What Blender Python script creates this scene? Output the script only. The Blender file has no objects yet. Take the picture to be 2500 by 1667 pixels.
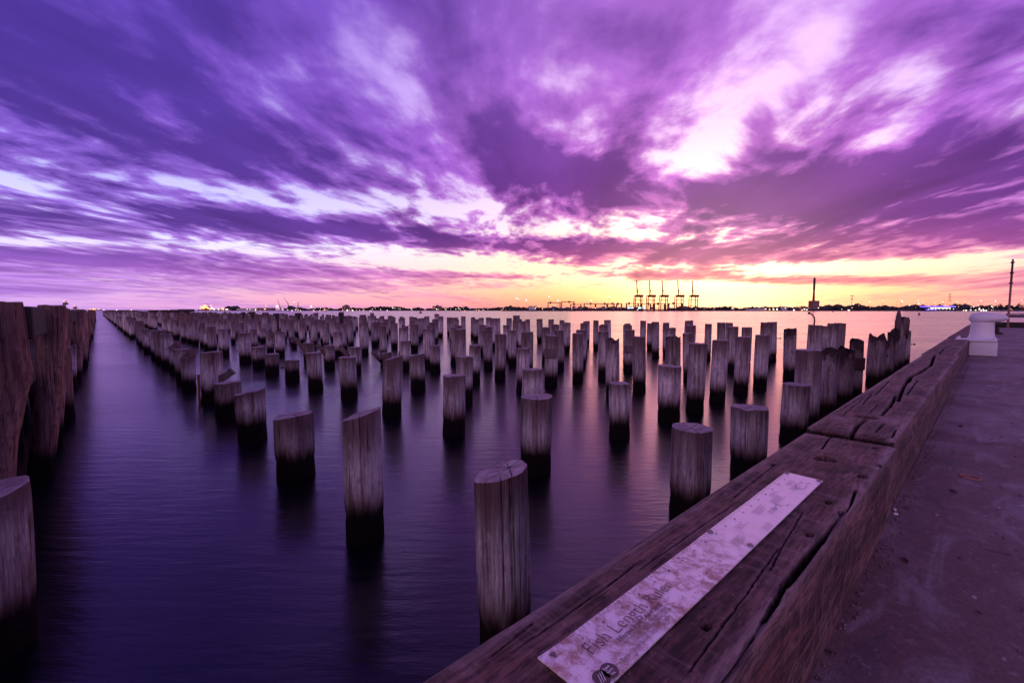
import bpy, bmesh, math, random
import numpy as np
from mathutils import Vector, Matrix

R = math.radians
rnd = random.Random(7)
scene = bpy.context.scene
COL = scene.collection

# ------------------------------------------------------------------ camera
CAMZ = 2.75                     # metres above the water (z = 0)
YAW, PITCH = R(42.849), R(3.9985)
FPX, CX, CY = 1087.267, 1250.0, 833.5     # calibration of a 2500 px wide frame
cam_d = bpy.data.cameras.new("camera"); cam = bpy.data.objects.new("camera", cam_d); COL.objects.link(cam)
cam.location = (0, 0, CAMZ); cam.rotation_euler = (math.pi/2 - PITCH, 0, -YAW)
cam_d.sensor_width = 36; cam_d.lens = 15.6566; cam_d.clip_start = 0.05; cam_d.clip_end = 60000
scene.camera = cam
FH = np.array([math.sin(YAW), math.cos(YAW), 0.]); RH = np.array([math.cos(YAW), -math.sin(YAW), 0.]); UZ = np.array([0, 0, 1.])
FW = FH*math.cos(PITCH) - UZ*math.sin(PITCH); UP = FH*math.sin(PITCH) + UZ*math.cos(PITCH)
def ray(x, y): return FW + RH*(x-CX)/FPX + UP*(CY-y)/FPX
def unp(x, y, z):                       # photo point -> the place on the level plane at height z
    d = ray(x, y); t = (z-CAMZ)/d[2]; p = d*t; return float(p[0]), float(p[1])
def azel(x, y):
    d = ray(x, y); d = d/np.linalg.norm(d); return math.atan2(d@RH, d@FH), math.asin(d[2])
def lin(c): return tuple(((v/255)/12.92 if v/255 <= .04045 else ((v/255+.055)/1.055)**2.4) for v in c)

# ------------------------------------------------------------------ view
scene.render.engine = 'CYCLES'
vs = scene.view_settings
vs.view_transform = 'Standard'; vs.look = 'None'; vs.gamma = 1; vs.exposure = 0.62; vs.use_curve_mapping = False

# ------------------------------------------------------------------ node helper
class NT:
    def __init__(s, tree): s.t = tree; s.n = tree.nodes; s.l = tree.links
    def new(s, typ, **kw):
        n = s.n.new(typ)
        for k, v in kw.items(): setattr(n, k, v)
        return n
    def put(s, sock, v):
        if v is None: return
        if hasattr(v, 'is_linked') or isinstance(v, bpy.types.NodeSocket): s.l.new(v, sock)
        else:
            if isinstance(v, (tuple, list)) and len(v) == 3 and sock.type == 'RGBA': v = (*v, 1)
            sock.default_value = v
    def m(s, op, a, b=None, c=None, clamp=False):
        n = s.new('ShaderNodeMath', operation=op, use_clamp=clamp)
        s.put(n.inputs[0], a); s.put(n.inputs[1], b); s.put(n.inputs[2], c); return n.outputs[0]
    def v(s, op, a, b=None):
        n = s.new('ShaderNodeVectorMath', operation=op); s.put(n.inputs[0], a); s.put(n.inputs[1], b)
        return n.outputs[1] if op in ('DOT_PRODUCT', 'LENGTH') else n.outputs[0]
    def comb(s, x, y, z):
        n = s.new('ShaderNodeCombineXYZ'); s.put(n.inputs[0], x); s.put(n.inputs[1], y); s.put(n.inputs[2], z); return n.outputs[0]
    def sep(s, v):
        n = s.new('ShaderNodeSeparateXYZ'); s.put(n.inputs[0], v); return n.outputs
    def mix(s, f, a, b, blend='MIX'):
        n = s.new('ShaderNodeMix', data_type='RGBA', blend_type=blend); s.put(n.inputs[0], f); s.put(n.inputs[6], a); s.put(n.inputs[7], b); return n.outputs[2]
    def ramp(s, f, pts, interp='LINEAR'):
        n = s.new('ShaderNodeValToRGB'); n.color_ramp.interpolation = interp; e = n.color_ramp.elements
        while len(e) < len(pts): e.new(0.5)
        for i, (p, c) in enumerate(pts): e[i].position = p; e[i].color = (*c, 1) if not isinstance(c, (int, float)) else (c, c, c, 1)
        s.put(n.inputs[0], f); return n.outputs[0]
    def noise(s, vec, scale=1, detail=4, rough=.5, dist=0, col=False):
        n = s.new('ShaderNodeTexNoise'); s.put(n.inputs['Vector'], vec); n.inputs['Scale'].default_value = scale
        n.inputs['Detail'].default_value = detail; n.inputs['Roughness'].default_value = rough; n.inputs['Distortion'].default_value = dist
        return n.outputs[1 if col else 0]
    def smooth(s, x, lo, hi):
        n = s.new('ShaderNodeMapRange', interpolation_type='SMOOTHSTEP'); s.put(n.inputs[0], x)
        s.put(n.inputs[1], lo); s.put(n.inputs[2], hi); return n.outputs[0]
    def maprange(s, x, a, b, c, d):
        n = s.new('ShaderNodeMapRange'); s.put(n.inputs[0], x)
        for i, q in enumerate((a, b, c, d)): s.put(n.inputs[i+1], q)
        return n.outputs[0]

# ------------------------------------------------------------------ sky
SUN_AZ, _ = azel(1740, 757); SUN_EL = R(2.6)          # right of the camera's heading, just above the far shore
SUN_DIR = (FH*math.cos(SUN_AZ) + RH*math.sin(SUN_AZ))*math.cos(SUN_EL) + UZ*math.sin(SUN_EL)
world = bpy.data.worlds.new("World"); scene.world = world; world.use_nodes = True
def build_sky():
    t = NT(world.node_tree); t.n.clear()
    out = t.new('ShaderNodeOutputWorld'); bg = t.new('ShaderNodeBackground'); t.l.new(bg.outputs[0], out.inputs[0])
    d = t.v('NORMALIZE', t.new('ShaderNodeTexCoord').outputs['Generated'])
    dz = t.sep(d)[2]
    el = t.m('ARCSINE', dz)
    az = t.m('ARCTAN2', t.v('DOT_PRODUCT', d, tuple(RH)), t.v('DOT_PRODUCT', d, tuple(FH)))
    ae = t.comb(az, el, 1.0)
    # cloud sheet: a level plane high above, streaked along the wind
    wa = azel(1400, 757)[0]
    wd = FH*math.cos(wa) + RH*math.sin(wa); wp = RH*math.cos(wa) - FH*math.sin(wa)
    h = t.m('ADD', t.m('ABSOLUTE', dz), 0.07)
    al = t.m('DIVIDE', t.v('DOT_PRODUCT', d, tuple(wd)), h)
    ac = t.m('DIVIDE', t.v('DOT_PRODUCT', d, tuple(wp)), h)
    warp = t.noise(t.comb(t.m('MULTIPLY', al, .5), ac, 3.3), 0.8, 2, .5)
    wv = t.m('MULTIPLY', t.m('SUBTRACT', warp, .5), 1.0)
    n1 = t.noise(t.comb(t.m('MULTIPLY_ADD', al, .34, wv), t.m('MULTIPLY_ADD', ac, .95, wv), 11.3), 1.1, 4, .52)
    n2 = t.noise(t.comb(t.m('MULTIPLY_ADD', al, .7, wv), t.m('MULTIPLY_ADD', ac, 1.05, wv), 7.7), 2.3, 5, .53)
    n3 = t.noise(t.comb(t.m('MULTIPLY', al, .16), t.m('MULTIPLY_ADD', ac, 1.7, wv), 2.2), 1.5, 3, .45)
    # thin level bars low in the sky
    n4 = t.noise(t.comb(t.m('MULTIPLY', az, 2.2), t.m('MULTIPLY', el, 26.0), 1.4), 1.6, 4, .5)
    lowel = t.smooth(el, R(9), R(2))
    base = t.m('ADD', t.m('MULTIPLY', n1, .46), t.m('ADD', t.m('MULTIPLY', n2, .30), t.m('MULTIPLY', n3, .24)))
    base = t.m('ADD', t.m('MULTIPLY', base, t.m('SUBTRACT', 1.0, t.m('MULTIPLY', lowel, .7))), t.m('MULTIPLY', n4, t.m('MULTIPLY', lowel, .7)))
    bias = None
    def blob(x, y, sx, sy, deg, A):
        nonlocal bias
        c = np.array(azel(x, y)); ca, sa = math.cos(R(deg)), math.sin(R(deg))
        ax = np.array(azel(x+ca*30, y+sa*30))-c; ay = np.array(azel(x-sa*30, y+ca*30))-c
        M = np.linalg.inv(np.stack([ax*sx/30, ay*sy/30], 1))
        k = -M@c
        u = t.v('DOT_PRODUCT', ae, (M[0, 0], M[0, 1], k[0])); w = t.v('DOT_PRODUCT', ae, (M[1, 0], M[1, 1], k[1]))
        q = t.m('MULTIPLY_ADD', u, u, t.m('MULTIPLY', w, w))
        g = t.m('EXPONENT', t.m('MULTIPLY', q, -1.0))
        bias = t.m('MULTIPLY', g, A) if bias is None else t.m('MULTIPLY_ADD', g, A, bias)
    K = 1.063
    for b in SKY_BLOBS: blob(b[0]*K, b[1]*K, b[2]*K, b[3]*K, b[4], b[5])
    # rags and puffs along the edges of the sheet, finer low down
    n5 = t.noise(t.comb(t.m('MULTIPLY_ADD', al, .8, wv), t.m('MULTIPLY_ADD', ac, 1.3, wv), 4.1), 4.0, 5, .55)
    base = t.m('ADD', t.m('MULTIPLY', t.m('SUBTRACT', base, .5), 1.8), t.m('MULTIPLY', t.m('SUBTRACT', n5, .5), t.m('MULTIPLY', t.maprange(el, R(12), R(34), 1.45, .50), t.maprange(el, R(2), R(8), .35, 1.0))))
    dens = t.m('MULTIPLY_ADD', bias, 1.05, t.m('ADD', base, .50))
    cl = t.smooth(dens, .27, .60); cl2 = t.smooth(dens, .53, .86)
    # colour of clear sky and of cloud, towards the sunset and away from it
    da = t.m('SUBTRACT', az, SUN_AZ - .04)
    g = t.m('EXPONENT', t.m('MULTIPLY', t.m('MULTIPLY', da, da), -1/(.62**2)))
    glow_band = t.m('EXPONENT', t.m('MULTIPLY', t.m('MULTIPLY', da, da), -1/(.78**2)))
    lowm = t.smooth(el, R(9), R(3)); g = t.m('ADD', t.m('MULTIPLY', g, t.m('SUBTRACT', 1.0, lowm)), t.m('MULTIPLY', glow_band, lowm))
    e01 = t.m('MULTIPLY', el, 1/R(60), clamp=True)
    p = lambda deg: deg/60
    clear_sun = t.ramp(e01, [(0, lin((240, 108, 52))), (p(1.0), lin((246, 142, 66))), (p(2.4), lin((254, 192, 104))), (p(4.2), lin((255, 226, 170))), (p(7.5), lin((255, 228, 176))), (p(11), lin((248, 212, 216))), (p(20), lin((232, 190, 238))), (p(34), lin((222, 178, 236))), (p(48), lin((160, 124, 196))), (1, lin((150, 116, 190)))])
    clear_far = t.ramp(e01, [(0, lin((186, 150, 222))), (p(3), lin((206, 172, 236))), (p(7), lin((212, 208, 252))), (p(12), lin((184, 182, 246))), (p(22), lin((140, 118, 212))), (p(36), lin((146, 122, 214))), (p(48), lin((104, 82, 172))), (1, lin((100, 80, 170)))])
    cloud_sun = t.ramp(e01, [(0, lin((226, 112, 100))), (p(3), lin((220, 108, 118))), (p(5.5), lin((170, 78, 124))), (p(9), lin((116, 54, 116))), (p(16), lin((112, 56, 132))), (p(28), lin((128, 76, 164))), (p(46), lin((66, 44, 112))), (1, lin((60, 42, 106)))])
    cloud_far = t.ramp(e01, [(0, lin((150, 110, 202))), (p(4), lin((124, 84, 178))), (p(9), lin((84, 56, 142))), (p(20), lin((74, 52, 146))), (p(34), lin((66, 48, 144))), (p(46), lin((40, 30, 98))), (1, lin((38, 29, 94)))])
    clear = t.mix(g, clear_far, clear_sun)
    # pink flank either side of the glow, low down
    g2 = t.m('EXPONENT', t.m('MULTIPLY', t.m('MULTIPLY', da, da), -1/(1.0**2)))
    pk = t.m('MULTIPLY', t.m('MULTIPLY', t.m('SUBTRACT', g2, g, clamp=True), 2.2, clamp=True), t.m('MULTIPLY', t.smooth(el, R(8), R(1)), t.smooth(az, -.95, -.30)))
    clear = t.mix(pk, clear, lin((244, 164, 160)))
    cloud = t.mix(g, cloud_far, cloud_sun)
    # soft light and dark inside the clouds
    shade = t.maprange(t.m('ADD', t.m('MULTIPLY', n3, .6), t.m('MULTIPLY', n2, .4)), .3, .7, 1.30, .74)
    cloud = t.mix(1.0, cloud, t.comb(shade, shade, shade), 'MULTIPLY')
    mid_sun = t.ramp(e01, [(0, lin((248, 150, 110))), (p(3), lin((250, 156, 132))), (p(5.5), lin((226, 128, 150))), (p(9), lin((196, 106, 170))), (p(16), lin((178, 100, 186))), (p(30), lin((166, 104, 200))), (p(46), lin((96, 66, 146))), (1, lin((92, 64, 142)))])
    mid_far = t.ramp(e01, [(0, lin((172, 132, 216))), (p(4), lin((158, 116, 206))), (p(10), lin((134, 98, 198))), (p(20), lin((104, 72, 180))), (p(34), lin((92, 66, 176))), (p(46), lin((60, 44, 132))), (1, lin((58, 43, 130)))])
    mid = t.mix(1.0, t.mix(g, mid_far, mid_sun), t.comb(shade, shade, shade), 'MULTIPLY')
    col = t.mix(cl2, t.mix(cl, clear, mid), cloud)
    sk = t.new('ShaderNodeTexSky'); sk.sky_type = 'NISHITA'; sk.sun_disc = False
    sk.sun_elevation = SUN_EL; sk.sun_rotation = math.atan2(SUN_DIR[0], SUN_DIR[1])
    nish = t.mix(1.0, sk.outputs[0], (.02, .02, .02), 'MULTIPLY')
    col = t.mix(t.m('SUBTRACT', .6, t.m('MULTIPLY', cl, .6)), col, nish, 'ADD')
    # the pale rose arch opposite the sunset, unseen, brightened to light pile faces
    anti_fill = t.m('MULTIPLY', t.m('MULTIPLY', t.smooth(t.v('DOT_PRODUCT', d, tuple(-SUN_DIR)), .0, .7), t.smooth(el, R(62), R(15))), .85)
    col = t.mix(anti_fill, col, lin((244, 192, 240)))
    # the afterglow itself, low over the far shore
    ds = t.v('DOT_PRODUCT', d, tuple(SUN_DIR))
    gl = t.m('MULTIPLY', t.m('POWER', t.m('MAXIMUM', ds, 0.0), 45.0), t.m('SUBTRACT', 1.0, t.m('MULTIPLY', cl, .85)))
    col = t.mix(gl, col, (1.0, .72, .48), 'ADD')
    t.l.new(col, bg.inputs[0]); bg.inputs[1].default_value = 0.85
# clouds (+) and openings (-): position and size as seen from the wharf, tilt, weight
SKY_BLOBS = [
 (180, 230, 520, 190, 22, .26), (650, 330, 380, 95, 16, .22), (420, 60, 420, 90, 10, .12),
 (560, 512, 260, 20, 5, .30), (900, 540, 260, 18, 6, .34), (1330, 568, 330, 20, 1, .30), (1700, 585, 380, 20, 2, .26),
 (1340, 400, 200, 60, 14, .30), (1250, 270, 110, 60, 40, .10), (1150, 330, 160, 60, 30, .16),
 (2060, 420, 450, 90, -6, .52), (1650, 440, 200, 50, 6, .22), (2220, 270, 230, 70, -28, .34), (1820, 480, 330, 40, 4, .25),
 (2150, 540, 330, 24, -2, .26), (2050, 648, 420, 13, 0, .30), (1500, 632, 230, 9, 1, .26),
 (1480, 90, 230, 80, 24, .16), (2300, 30, 160, 60, -20, .22), (1060, 100, 220, 70, 40, .10),
 (120, 505, 300, 24, 5, .26), (260, 598, 420, 20, 3, .28), (700, 628, 260, 9, 3, .24), (1180, 637, 100, 6, 2, .3), (60, 660, 300, 20, 0, .2),
 (1680, 190, 200, 120, -40, -.16), (1900, 90, 150, 60, -45, -.16), (2080, 190, 120, 50, -35, -.22), (1300, 300, 120, 40, 25, -.16),
 (760, 462, 330, 26, 4, -.30), (60, 430, 110, 22, 14, -.34), (80, 556, 200, 12, 3, -.26), (1040, 470, 140, 34, 10, -.16),
 (1330, 522, 170, 24, -6, -.30), (1050, 606, 330, 22, 4, -.34), (1560, 672, 420, 26, 0, -.44), (2000, 612, 330, 14, -2, -.40), (2250, 590, 150, 14, -8, -.25), (1950, 700, 300, 10, 0, -.3),
 (960, 340, 170, 60, 25, .16), (1560, 350, 150, 26, -30, -.12), (900, 690, 400, 10, 0, -.2),
]
build_sky()
world.cycles.sampling_method = "MANUAL"; world.cycles.sample_map_resolution = 256

# ------------------------------------------------------------------ sun: low, weak and warm
sl = bpy.data.lights.new("sun", 'SUN'); sl.energy = 0.17; sl.angle = R(34); sl.color = (1.0, .30, .24)
so = bpy.data.objects.new("sun", sl); COL.objects.link(so)
so.rotation_euler = Vector(SUN_DIR).to_track_quat('Z', 'Y').to_euler()

#BODY
# ------------------------------------------------------------------ object helpers
def tag(o, label=None, cat=None, group=None, kind=None):
    if label: o['label'] = label
    if cat: o['category'] = cat
    if group: o['group'] = group
    if kind: o['kind'] = kind
    return o
def link(name, me, mat=None, parent=None):
    o = bpy.data.objects.new(name, me); COL.objects.link(o)
    if mat is not None and me is not None and not me.materials: me.materials.append(mat)
    if parent is not None: o.parent = parent
    return o
def mesh(name, verts, faces, smooth=False):
    me = bpy.data.meshes.new(name); me.from_pydata([tuple(map(float, v)) for v in verts], [], [tuple(map(int, f)) for f in faces])
    if smooth: me.polygons.foreach_set('use_smooth', [True]*len(me.polygons))
    me.update(); return me
def empty(name, loc=(0, 0, 0), rz=0):
    o = bpy.data.objects.new(name, None); COL.objects.link(o); o.location = loc; o.rotation_euler = (0, 0, rz); o.empty_display_size = .1
    return o
class MB:
    """collects boxes, bars and lathes; build() links them as ONE mesh object"""
    def __init__(s): s.v = []; s.f = []
    def raw(s, vs, fs):
        k = len(s.v); s.v += [tuple(v) for v in vs]; s.f += [tuple(i+k for i in f) for f in fs]; return s
    def box(s, x0, x1, y0, y1, z0, z1):
        return s.raw([(x0, y0, z0), (x1, y0, z0), (x1, y1, z0), (x0, y1, z0), (x0, y0, z1), (x1, y0, z1), (x1, y1, z1), (x0, y1, z1)],
                     [(0, 3, 2, 1), (4, 5, 6, 7), (0, 1, 5, 4), (1, 2, 6, 5), (2, 3, 7, 6), (3, 0, 4, 7)])
    def bar(s, a, b, r, r2=None, n=4):
        a = Vector(a); b = Vector(b); r2 = r if r2 is None else r2; d = (b-a).normalized()
        q = d.orthogonal().normalized(); w = d.cross(q)
        vs = []
        for p, rr in ((a, r), (b, r2)):
            for i in range(n):
                t = 2*math.pi*(i+.5)/n; vs.append(tuple(p + (q*math.cos(t)+w*math.sin(t))*rr))
        fs = [(i, (i+1) % n, n+(i+1) % n, n+i) for i in range(n)] + [tuple(range(n-1, -1, -1)), tuple(range(n, 2*n))]
        return s.raw(vs, fs)
    def lathe(s, prof, n=16, c=(0, 0, 0), sy=1.0):
        vs = []; m = len(prof)
        for (r, z) in prof:
            for i in range(n):
                t = 2*math.pi*i/n; vs.append((c[0]+r*math.cos(t), c[1]+r*math.sin(t)*sy, c[2]+z))
        fs = [(j*n+i, j*n+(i+1) % n, (j+1)*n+(i+1) % n, (j+1)*n+i) for j in range(m-1) for i in range(n)]
        fs += [tuple(range(n-1, -1, -1)), tuple((m-1)*n+i for i in range(n))]
        return s.raw(vs, fs)
    def ball(s, c, r, n=8, m=5, sz=1.0):
        prof = [(max(1e-4, r*math.sin(math.pi*j/m)), -r*sz*math.cos(math.pi*j/m)) for j in range(m+1)]
        return s.lathe(prof, n, c)
    def build(s, name, mat, parent=None, smooth=False, bevel=0):
        me = mesh(name, s.v, s.f, smooth); o = link(name, me, mat, parent)
        if bevel:
            b = o.modifiers.new('bevel', 'BEVEL'); b.width = bevel; b.segments = 2; b.limit_method = 'ANGLE'
        return o
_nr = np.random.RandomState(3)
_grid = _nr.rand(256, 256)
def vnoise(x, y):                        # value noise on arrays
    x = np.asarray(x, float); y = np.asarray(y, float)
    xi = np.floor(x).astype(int); yi = np.floor(y).astype(int); fx = x-xi; fy = y-yi
    fx = fx*fx*(3-2*fx); fy = fy*fy*(3-2*fy)
    g = lambda a, b: _grid[a % 256, b % 256]
    return (g(xi, yi)*(1-fx)+g(xi+1, yi)*fx)*(1-fy)+(g(xi, yi+1)*(1-fx)+g(xi+1, yi+1)*fx)*fy - .5
def fbm(x, y, o=4): return sum(vnoise(x*2**k+17*k, y*2**k+31*k)/2**k for k in range(o))

# ------------------------------------------------------------------ materials
def mat(name):
    m = bpy.data.materials.new(name); m.use_nodes = True; t = NT(m.node_tree)
    return m, t, t.n['Principled BSDF']
def simple(name, c, rough=.7, metal=0, var=.25, scale=6):
    m, t, b = mat(name)
    n = t.noise(t.new('ShaderNodeTexCoord').outputs['Object'], scale, 4, .6)
    k = t.maprange(n, .3, .7, 1-var, 1+var)
    t.l.new(t.mix(1, (*c, 1), t.comb(k, k, k), 'MULTIPLY'), b.inputs['Base Color'])
    b.inputs['Roughness'].default_value = rough; b.inputs['Metallic'].default_value = metal
    return m
def glow(name, c, s):
    m, t, b = mat(name); b.inputs['Base Color'].default_value = (.8, .8, .8, 1)
    b.inputs['Emission Color'].default_value = (*c, 1); b.inputs['Emission Strength'].default_value = s
    return m

TIDE = 0.35
def pile_material(name, pale, brown, stain_len, stain_amt, char=False):
    m, t, b = mat(name)
    ob = t.new('ShaderNodeTexCoord').outputs['Object']; oi = t.new('ShaderNodeObjectInfo').outputs['Random']
    off = t.comb(t.m('MULTIPLY', oi, 91.0), t.m('MULTIPLY', oi, 37.0), t.m('MULTIPLY', oi, 13.0))
    p = t.v('ADD', ob, off)
    z = t.sep(t.new('ShaderNodeNewGeometry').outputs['Position'])[2]
    at = t.new('ShaderNodeAttribute'); at.attribute_name = 'dtop'; dt = at.outputs['Fac']
    streak = t.noise(t.v('MULTIPLY', p, (9, 9, .55)), 1.6, 5, .62, .4)
    fine = t.noise(t.v('MULTIPLY', p, (55, 55, 2.2)), 1.0, 4, .6)
    blotch = t.noise(t.v('MULTIPLY', p, (2.2, 2.2, 1.1)), 1.5, 4, .6, .6)
    c = t.mix(t.smooth(streak, .33, .60), brown, pale)
    c = t.mix(t.m('MULTIPLY', t.smooth(blotch, .5, .72), .55), c, tuple(v*.62 for v in pale))
    rusty = t.noise(t.v('MULTIPLY', p, (2.5, 2.5, .9)), 1.3, 3, .5)
    c = t.mix(t.m('MULTIPLY', t.smooth(rusty, .62, .78), .6), c, (.22, .085, .04))
    kf = t.maprange(fine, .3, .7, .76, 1.16); c = t.mix(1, c, t.comb(kf, kf, kf), 'MULTIPLY')
    gr2 = t.noise(t.v('MULTIPLY', p, (150, 150, 7)), 1.0, 4, .7); kg = t.maprange(gr2, .35, .65, .62, 1.28); c = t.mix(1, c, t.comb(kg, kg, kg), 'MULTIPLY')
    pat = t.noise(t.v('MULTIPLY', p, (11, 11, 5)), 1.0, 5, .7); c = t.mix(t.m('MULTIPLY', t.smooth(pat, .56, .68), .5), c, tuple(min(.8, v*1.25) for v in pale)); c = t.mix(t.m('MULTIPLY', t.smooth(pat, .44, .34), .5), c, tuple(v*.55 for v in brown))
    kr = t.maprange(oi, 0, 1, .68, 1.14); c = t.mix(1, c, t.comb(kr, kr, kr), 'MULTIPLY')
    # brown weathering that runs down from the cut end
    sl_ = t.m('MULTIPLY', stain_len, t.maprange(t.m('FRACT', t.m('MULTIPLY', oi, 7.3)), 0, 1, .45, 1.25))
    sn = t.noise(t.v('MULTIPLY', p, (4, 4, .6)), 1.2, 4, .55)
    st = t.smooth(t.m('SUBTRACT', t.m('DIVIDE', dt, sl_), t.m('MULTIPLY', t.m('SUBTRACT', sn, .5), 1.8)), 1.35, .0)
    c = t.mix(t.m('MULTIPLY', st, stain_amt), c, (.095, .048, .046))
    # long thin drying checks
    ck = t.noise(t.v('MULTIPLY', p, (16, 16, .22)), 1.0, 2, .5, .15)
    lines = t.smooth(t.m('ABSOLUTE', t.m('SUBTRACT', ck, .5)), .016, .004)
    cb = t.smooth(t.noise(t.v('MULTIPLY', p, (6, 6, .7)), 1.1, 2, .5), .45, .55)
    c = t.mix(t.m('MULTIPLY', t.m('MULTIPLY', lines, cb), .85), c, (.03, .017, .017))
    kv = t.new('ShaderNodeTexVoronoi'); t.l.new(t.v('MULTIPLY', p, (3.2, 3.2, 2.2)), kv.inputs['Vector']); kv.inputs['Scale'].default_value = 1.6
    kn = t.m('MULTIPLY', t.smooth(kv.outputs['Distance'], .085, .05), t.smooth(t.sep(kv.outputs['Color'])[0], .6, .62))
    c = t.mix(t.m('MULTIPLY', kn, .9), c, (.02, .012, .012))
    if char:
        cn = t.noise(t.v('MULTIPLY', p, (6, 6, 2.5)), 1.2, 4, .6)
        ch = t.smooth(t.m('SUBTRACT', dt, t.m('MULTIPLY', t.m('SUBTRACT', cn, .5), 1.6)), .40, .05)
        c = t.mix(t.m('MULTIPLY', ch, .9), c, (.030, .018, .018))
    # weed and mussel line left by the tide
    tn = t.noise(t.v('MULTIPLY', p, (7, 7, .8)), 1.4, 4, .65)
    td = t.m('ADD', t.m('SUBTRACT', z, TIDE), t.m('MULTIPLY', t.m('SUBTRACT', tn, .5), .36))
    c = t.mix(t.m('MULTIPLY', t.smooth(td, .42, .03), .8), c, (.10, .048, .038))
    c = t.mix(t.m('MULTIPLY', t.smooth(td, .20, .02), .7), c, (.035, .018, .016))
    wet = t.smooth(td, .09, -.04)
    c = t.mix(wet, c, (.007, .005, .005))
    t.l.new(c, b.inputs['Base Color'])
    b.inputs['Roughness'].default_value = .9
    b.inputs['Specular IOR Level'].default_value = .12
    bm = t.new('ShaderNodeBump'); bm.inputs['Strength'].default_value = .8; bm.inputs['Distance'].default_value = .014
    t.l.new(t.m('ADD', t.m('MULTIPLY', gr2, .7), t.m('ADD', fine, t.m('MULTIPLY', pat, .9))), bm.inputs['Height']); t.l.new(bm.outputs[0], b.inputs['Normal'])
    return m
M = {}
M['pile'] = pile_material('weathered_timber', (.68, .61, .59), (.29, .21, .205), .55, .85)
M['pile_tall'] = pile_material('stained_timber', (.66, .58, .56), (.28, .195, .19), .85, .88)
M['pile_char'] = pile_material('charred_timber', (.46, .38, .38), (.20, .13, .13), .8, .8, True)
M['fender'] = pile_material('brown_fender_timber', (.42, .25, .205), (.13, .058, .048), .8, .55)

def end_grain():
    m, t, b = mat('end_grain')
    ob = t.new('ShaderNodeTexCoord').outputs['Object']; oi = t.new('ShaderNodeObjectInfo').outputs['Random']
    s = t.sep(ob); r = t.m('SQRT', t.m('ADD', t.m('MULTIPLY', s[0], s[0]), t.m('MULTIPLY', s[1], s[1])))
    n = t.noise(ob, 7, 4, .6)
    ring = t.m('SINE', t.m('MULTIPLY_ADD', r, 260.0, t.m('MULTIPLY', n, 14.0)))
    c = t.mix(t.smooth(n, .32, .68), (.27, .19, .185), (.46, .37, .37))
    k = t.m('MULTIPLY_ADD', ring, .05, .97); c = t.mix(1, c, t.comb(k, k, k), 'MULTIPLY')
    sp = t.noise(ob, 70, 3, .7); c = t.mix(t.smooth(sp, .62, .72), c, (.10, .06, .06))
    # radial drying checks
    ang = t.m('MULTIPLY_ADD', t.m('ARCTAN2', s[1], s[0]), 8/(2*math.pi), t.m('MULTIPLY_ADD', t.noise(ob, 5, 2, .5), .5, t.m('MULTIPLY', oi, 9.0)))
    cell = t.m('FLOOR', ang); wn = t.new('ShaderNodeTexWhiteNoise', noise_dimensions='1D'); t.l.new(t.m('MULTIPLY_ADD', oi, 50.0, cell), wn.inputs['W'])
    lat = t.m('MULTIPLY', t.m('MULTIPLY', t.m('ABSOLUTE', t.m('SUBTRACT', t.m('FRACT', ang), .5)), 2*math.pi/8), r)
    reach = t.m('GREATER_THAN', t.m('MULTIPLY_ADD', wn.outputs[0], .3, .02), r)
    chk = t.m('MULTIPLY', t.smooth(lat, .0065, .003), t.m('MAXIMUM', reach, t.m('GREATER_THAN', wn.outputs[0], .45)))
    chk = t.m('MAXIMUM', chk, t.smooth(t.m('MULTIPLY_ADD', n, .05, r), .045, .035))
    c = t.mix(t.m('MULTIPLY', chk, .92), c, (.015, .009, .010))
    t.l.new(c, b.inputs['Base Color']); b.inputs['Roughness'].default_value = .9
    bm = t.new('ShaderNodeBump'); bm.inputs['Strength'].default_value = .4; bm.inputs['Distance'].default_value = .004
    t.l.new(t.m('ADD', t.m('MULTIPLY', ring, .3), sp), bm.inputs['Height']); t.l.new(bm.outputs[0], b.inputs['Normal'])
    return m
M['end'] = end_grain()
def crust_mat():
    m, t, b = mat('mussel_crust')
    p = t.new('ShaderNodeTexCoord').outputs['Object']; n = t.noise(p, 30, 4, .7)
    t.l.new(t.mix(n, (.004, .003, .004), (.012, .008, .007)), b.inputs['Base Color']); b.inputs['Roughness'].default_value = .9; b.inputs['Specular IOR Level'].default_value = .08
    bm = t.new('ShaderNodeBump'); bm.inputs['Strength'].default_value = .8; bm.inputs['Distance'].default_value = .02
    t.l.new(n, bm.inputs['Height']); t.l.new(bm.outputs[0], b.inputs['Normal']); return m
M['crust'] = crust_mat()
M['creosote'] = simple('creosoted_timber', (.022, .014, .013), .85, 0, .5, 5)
M['iron'] = simple('rusted_iron', (.05, .022, .016), .7, .3, .4, 20)
M['rust'] = simple('orange_rust', (.30, .10, .03), .85, 0, .4, 12)

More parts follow.
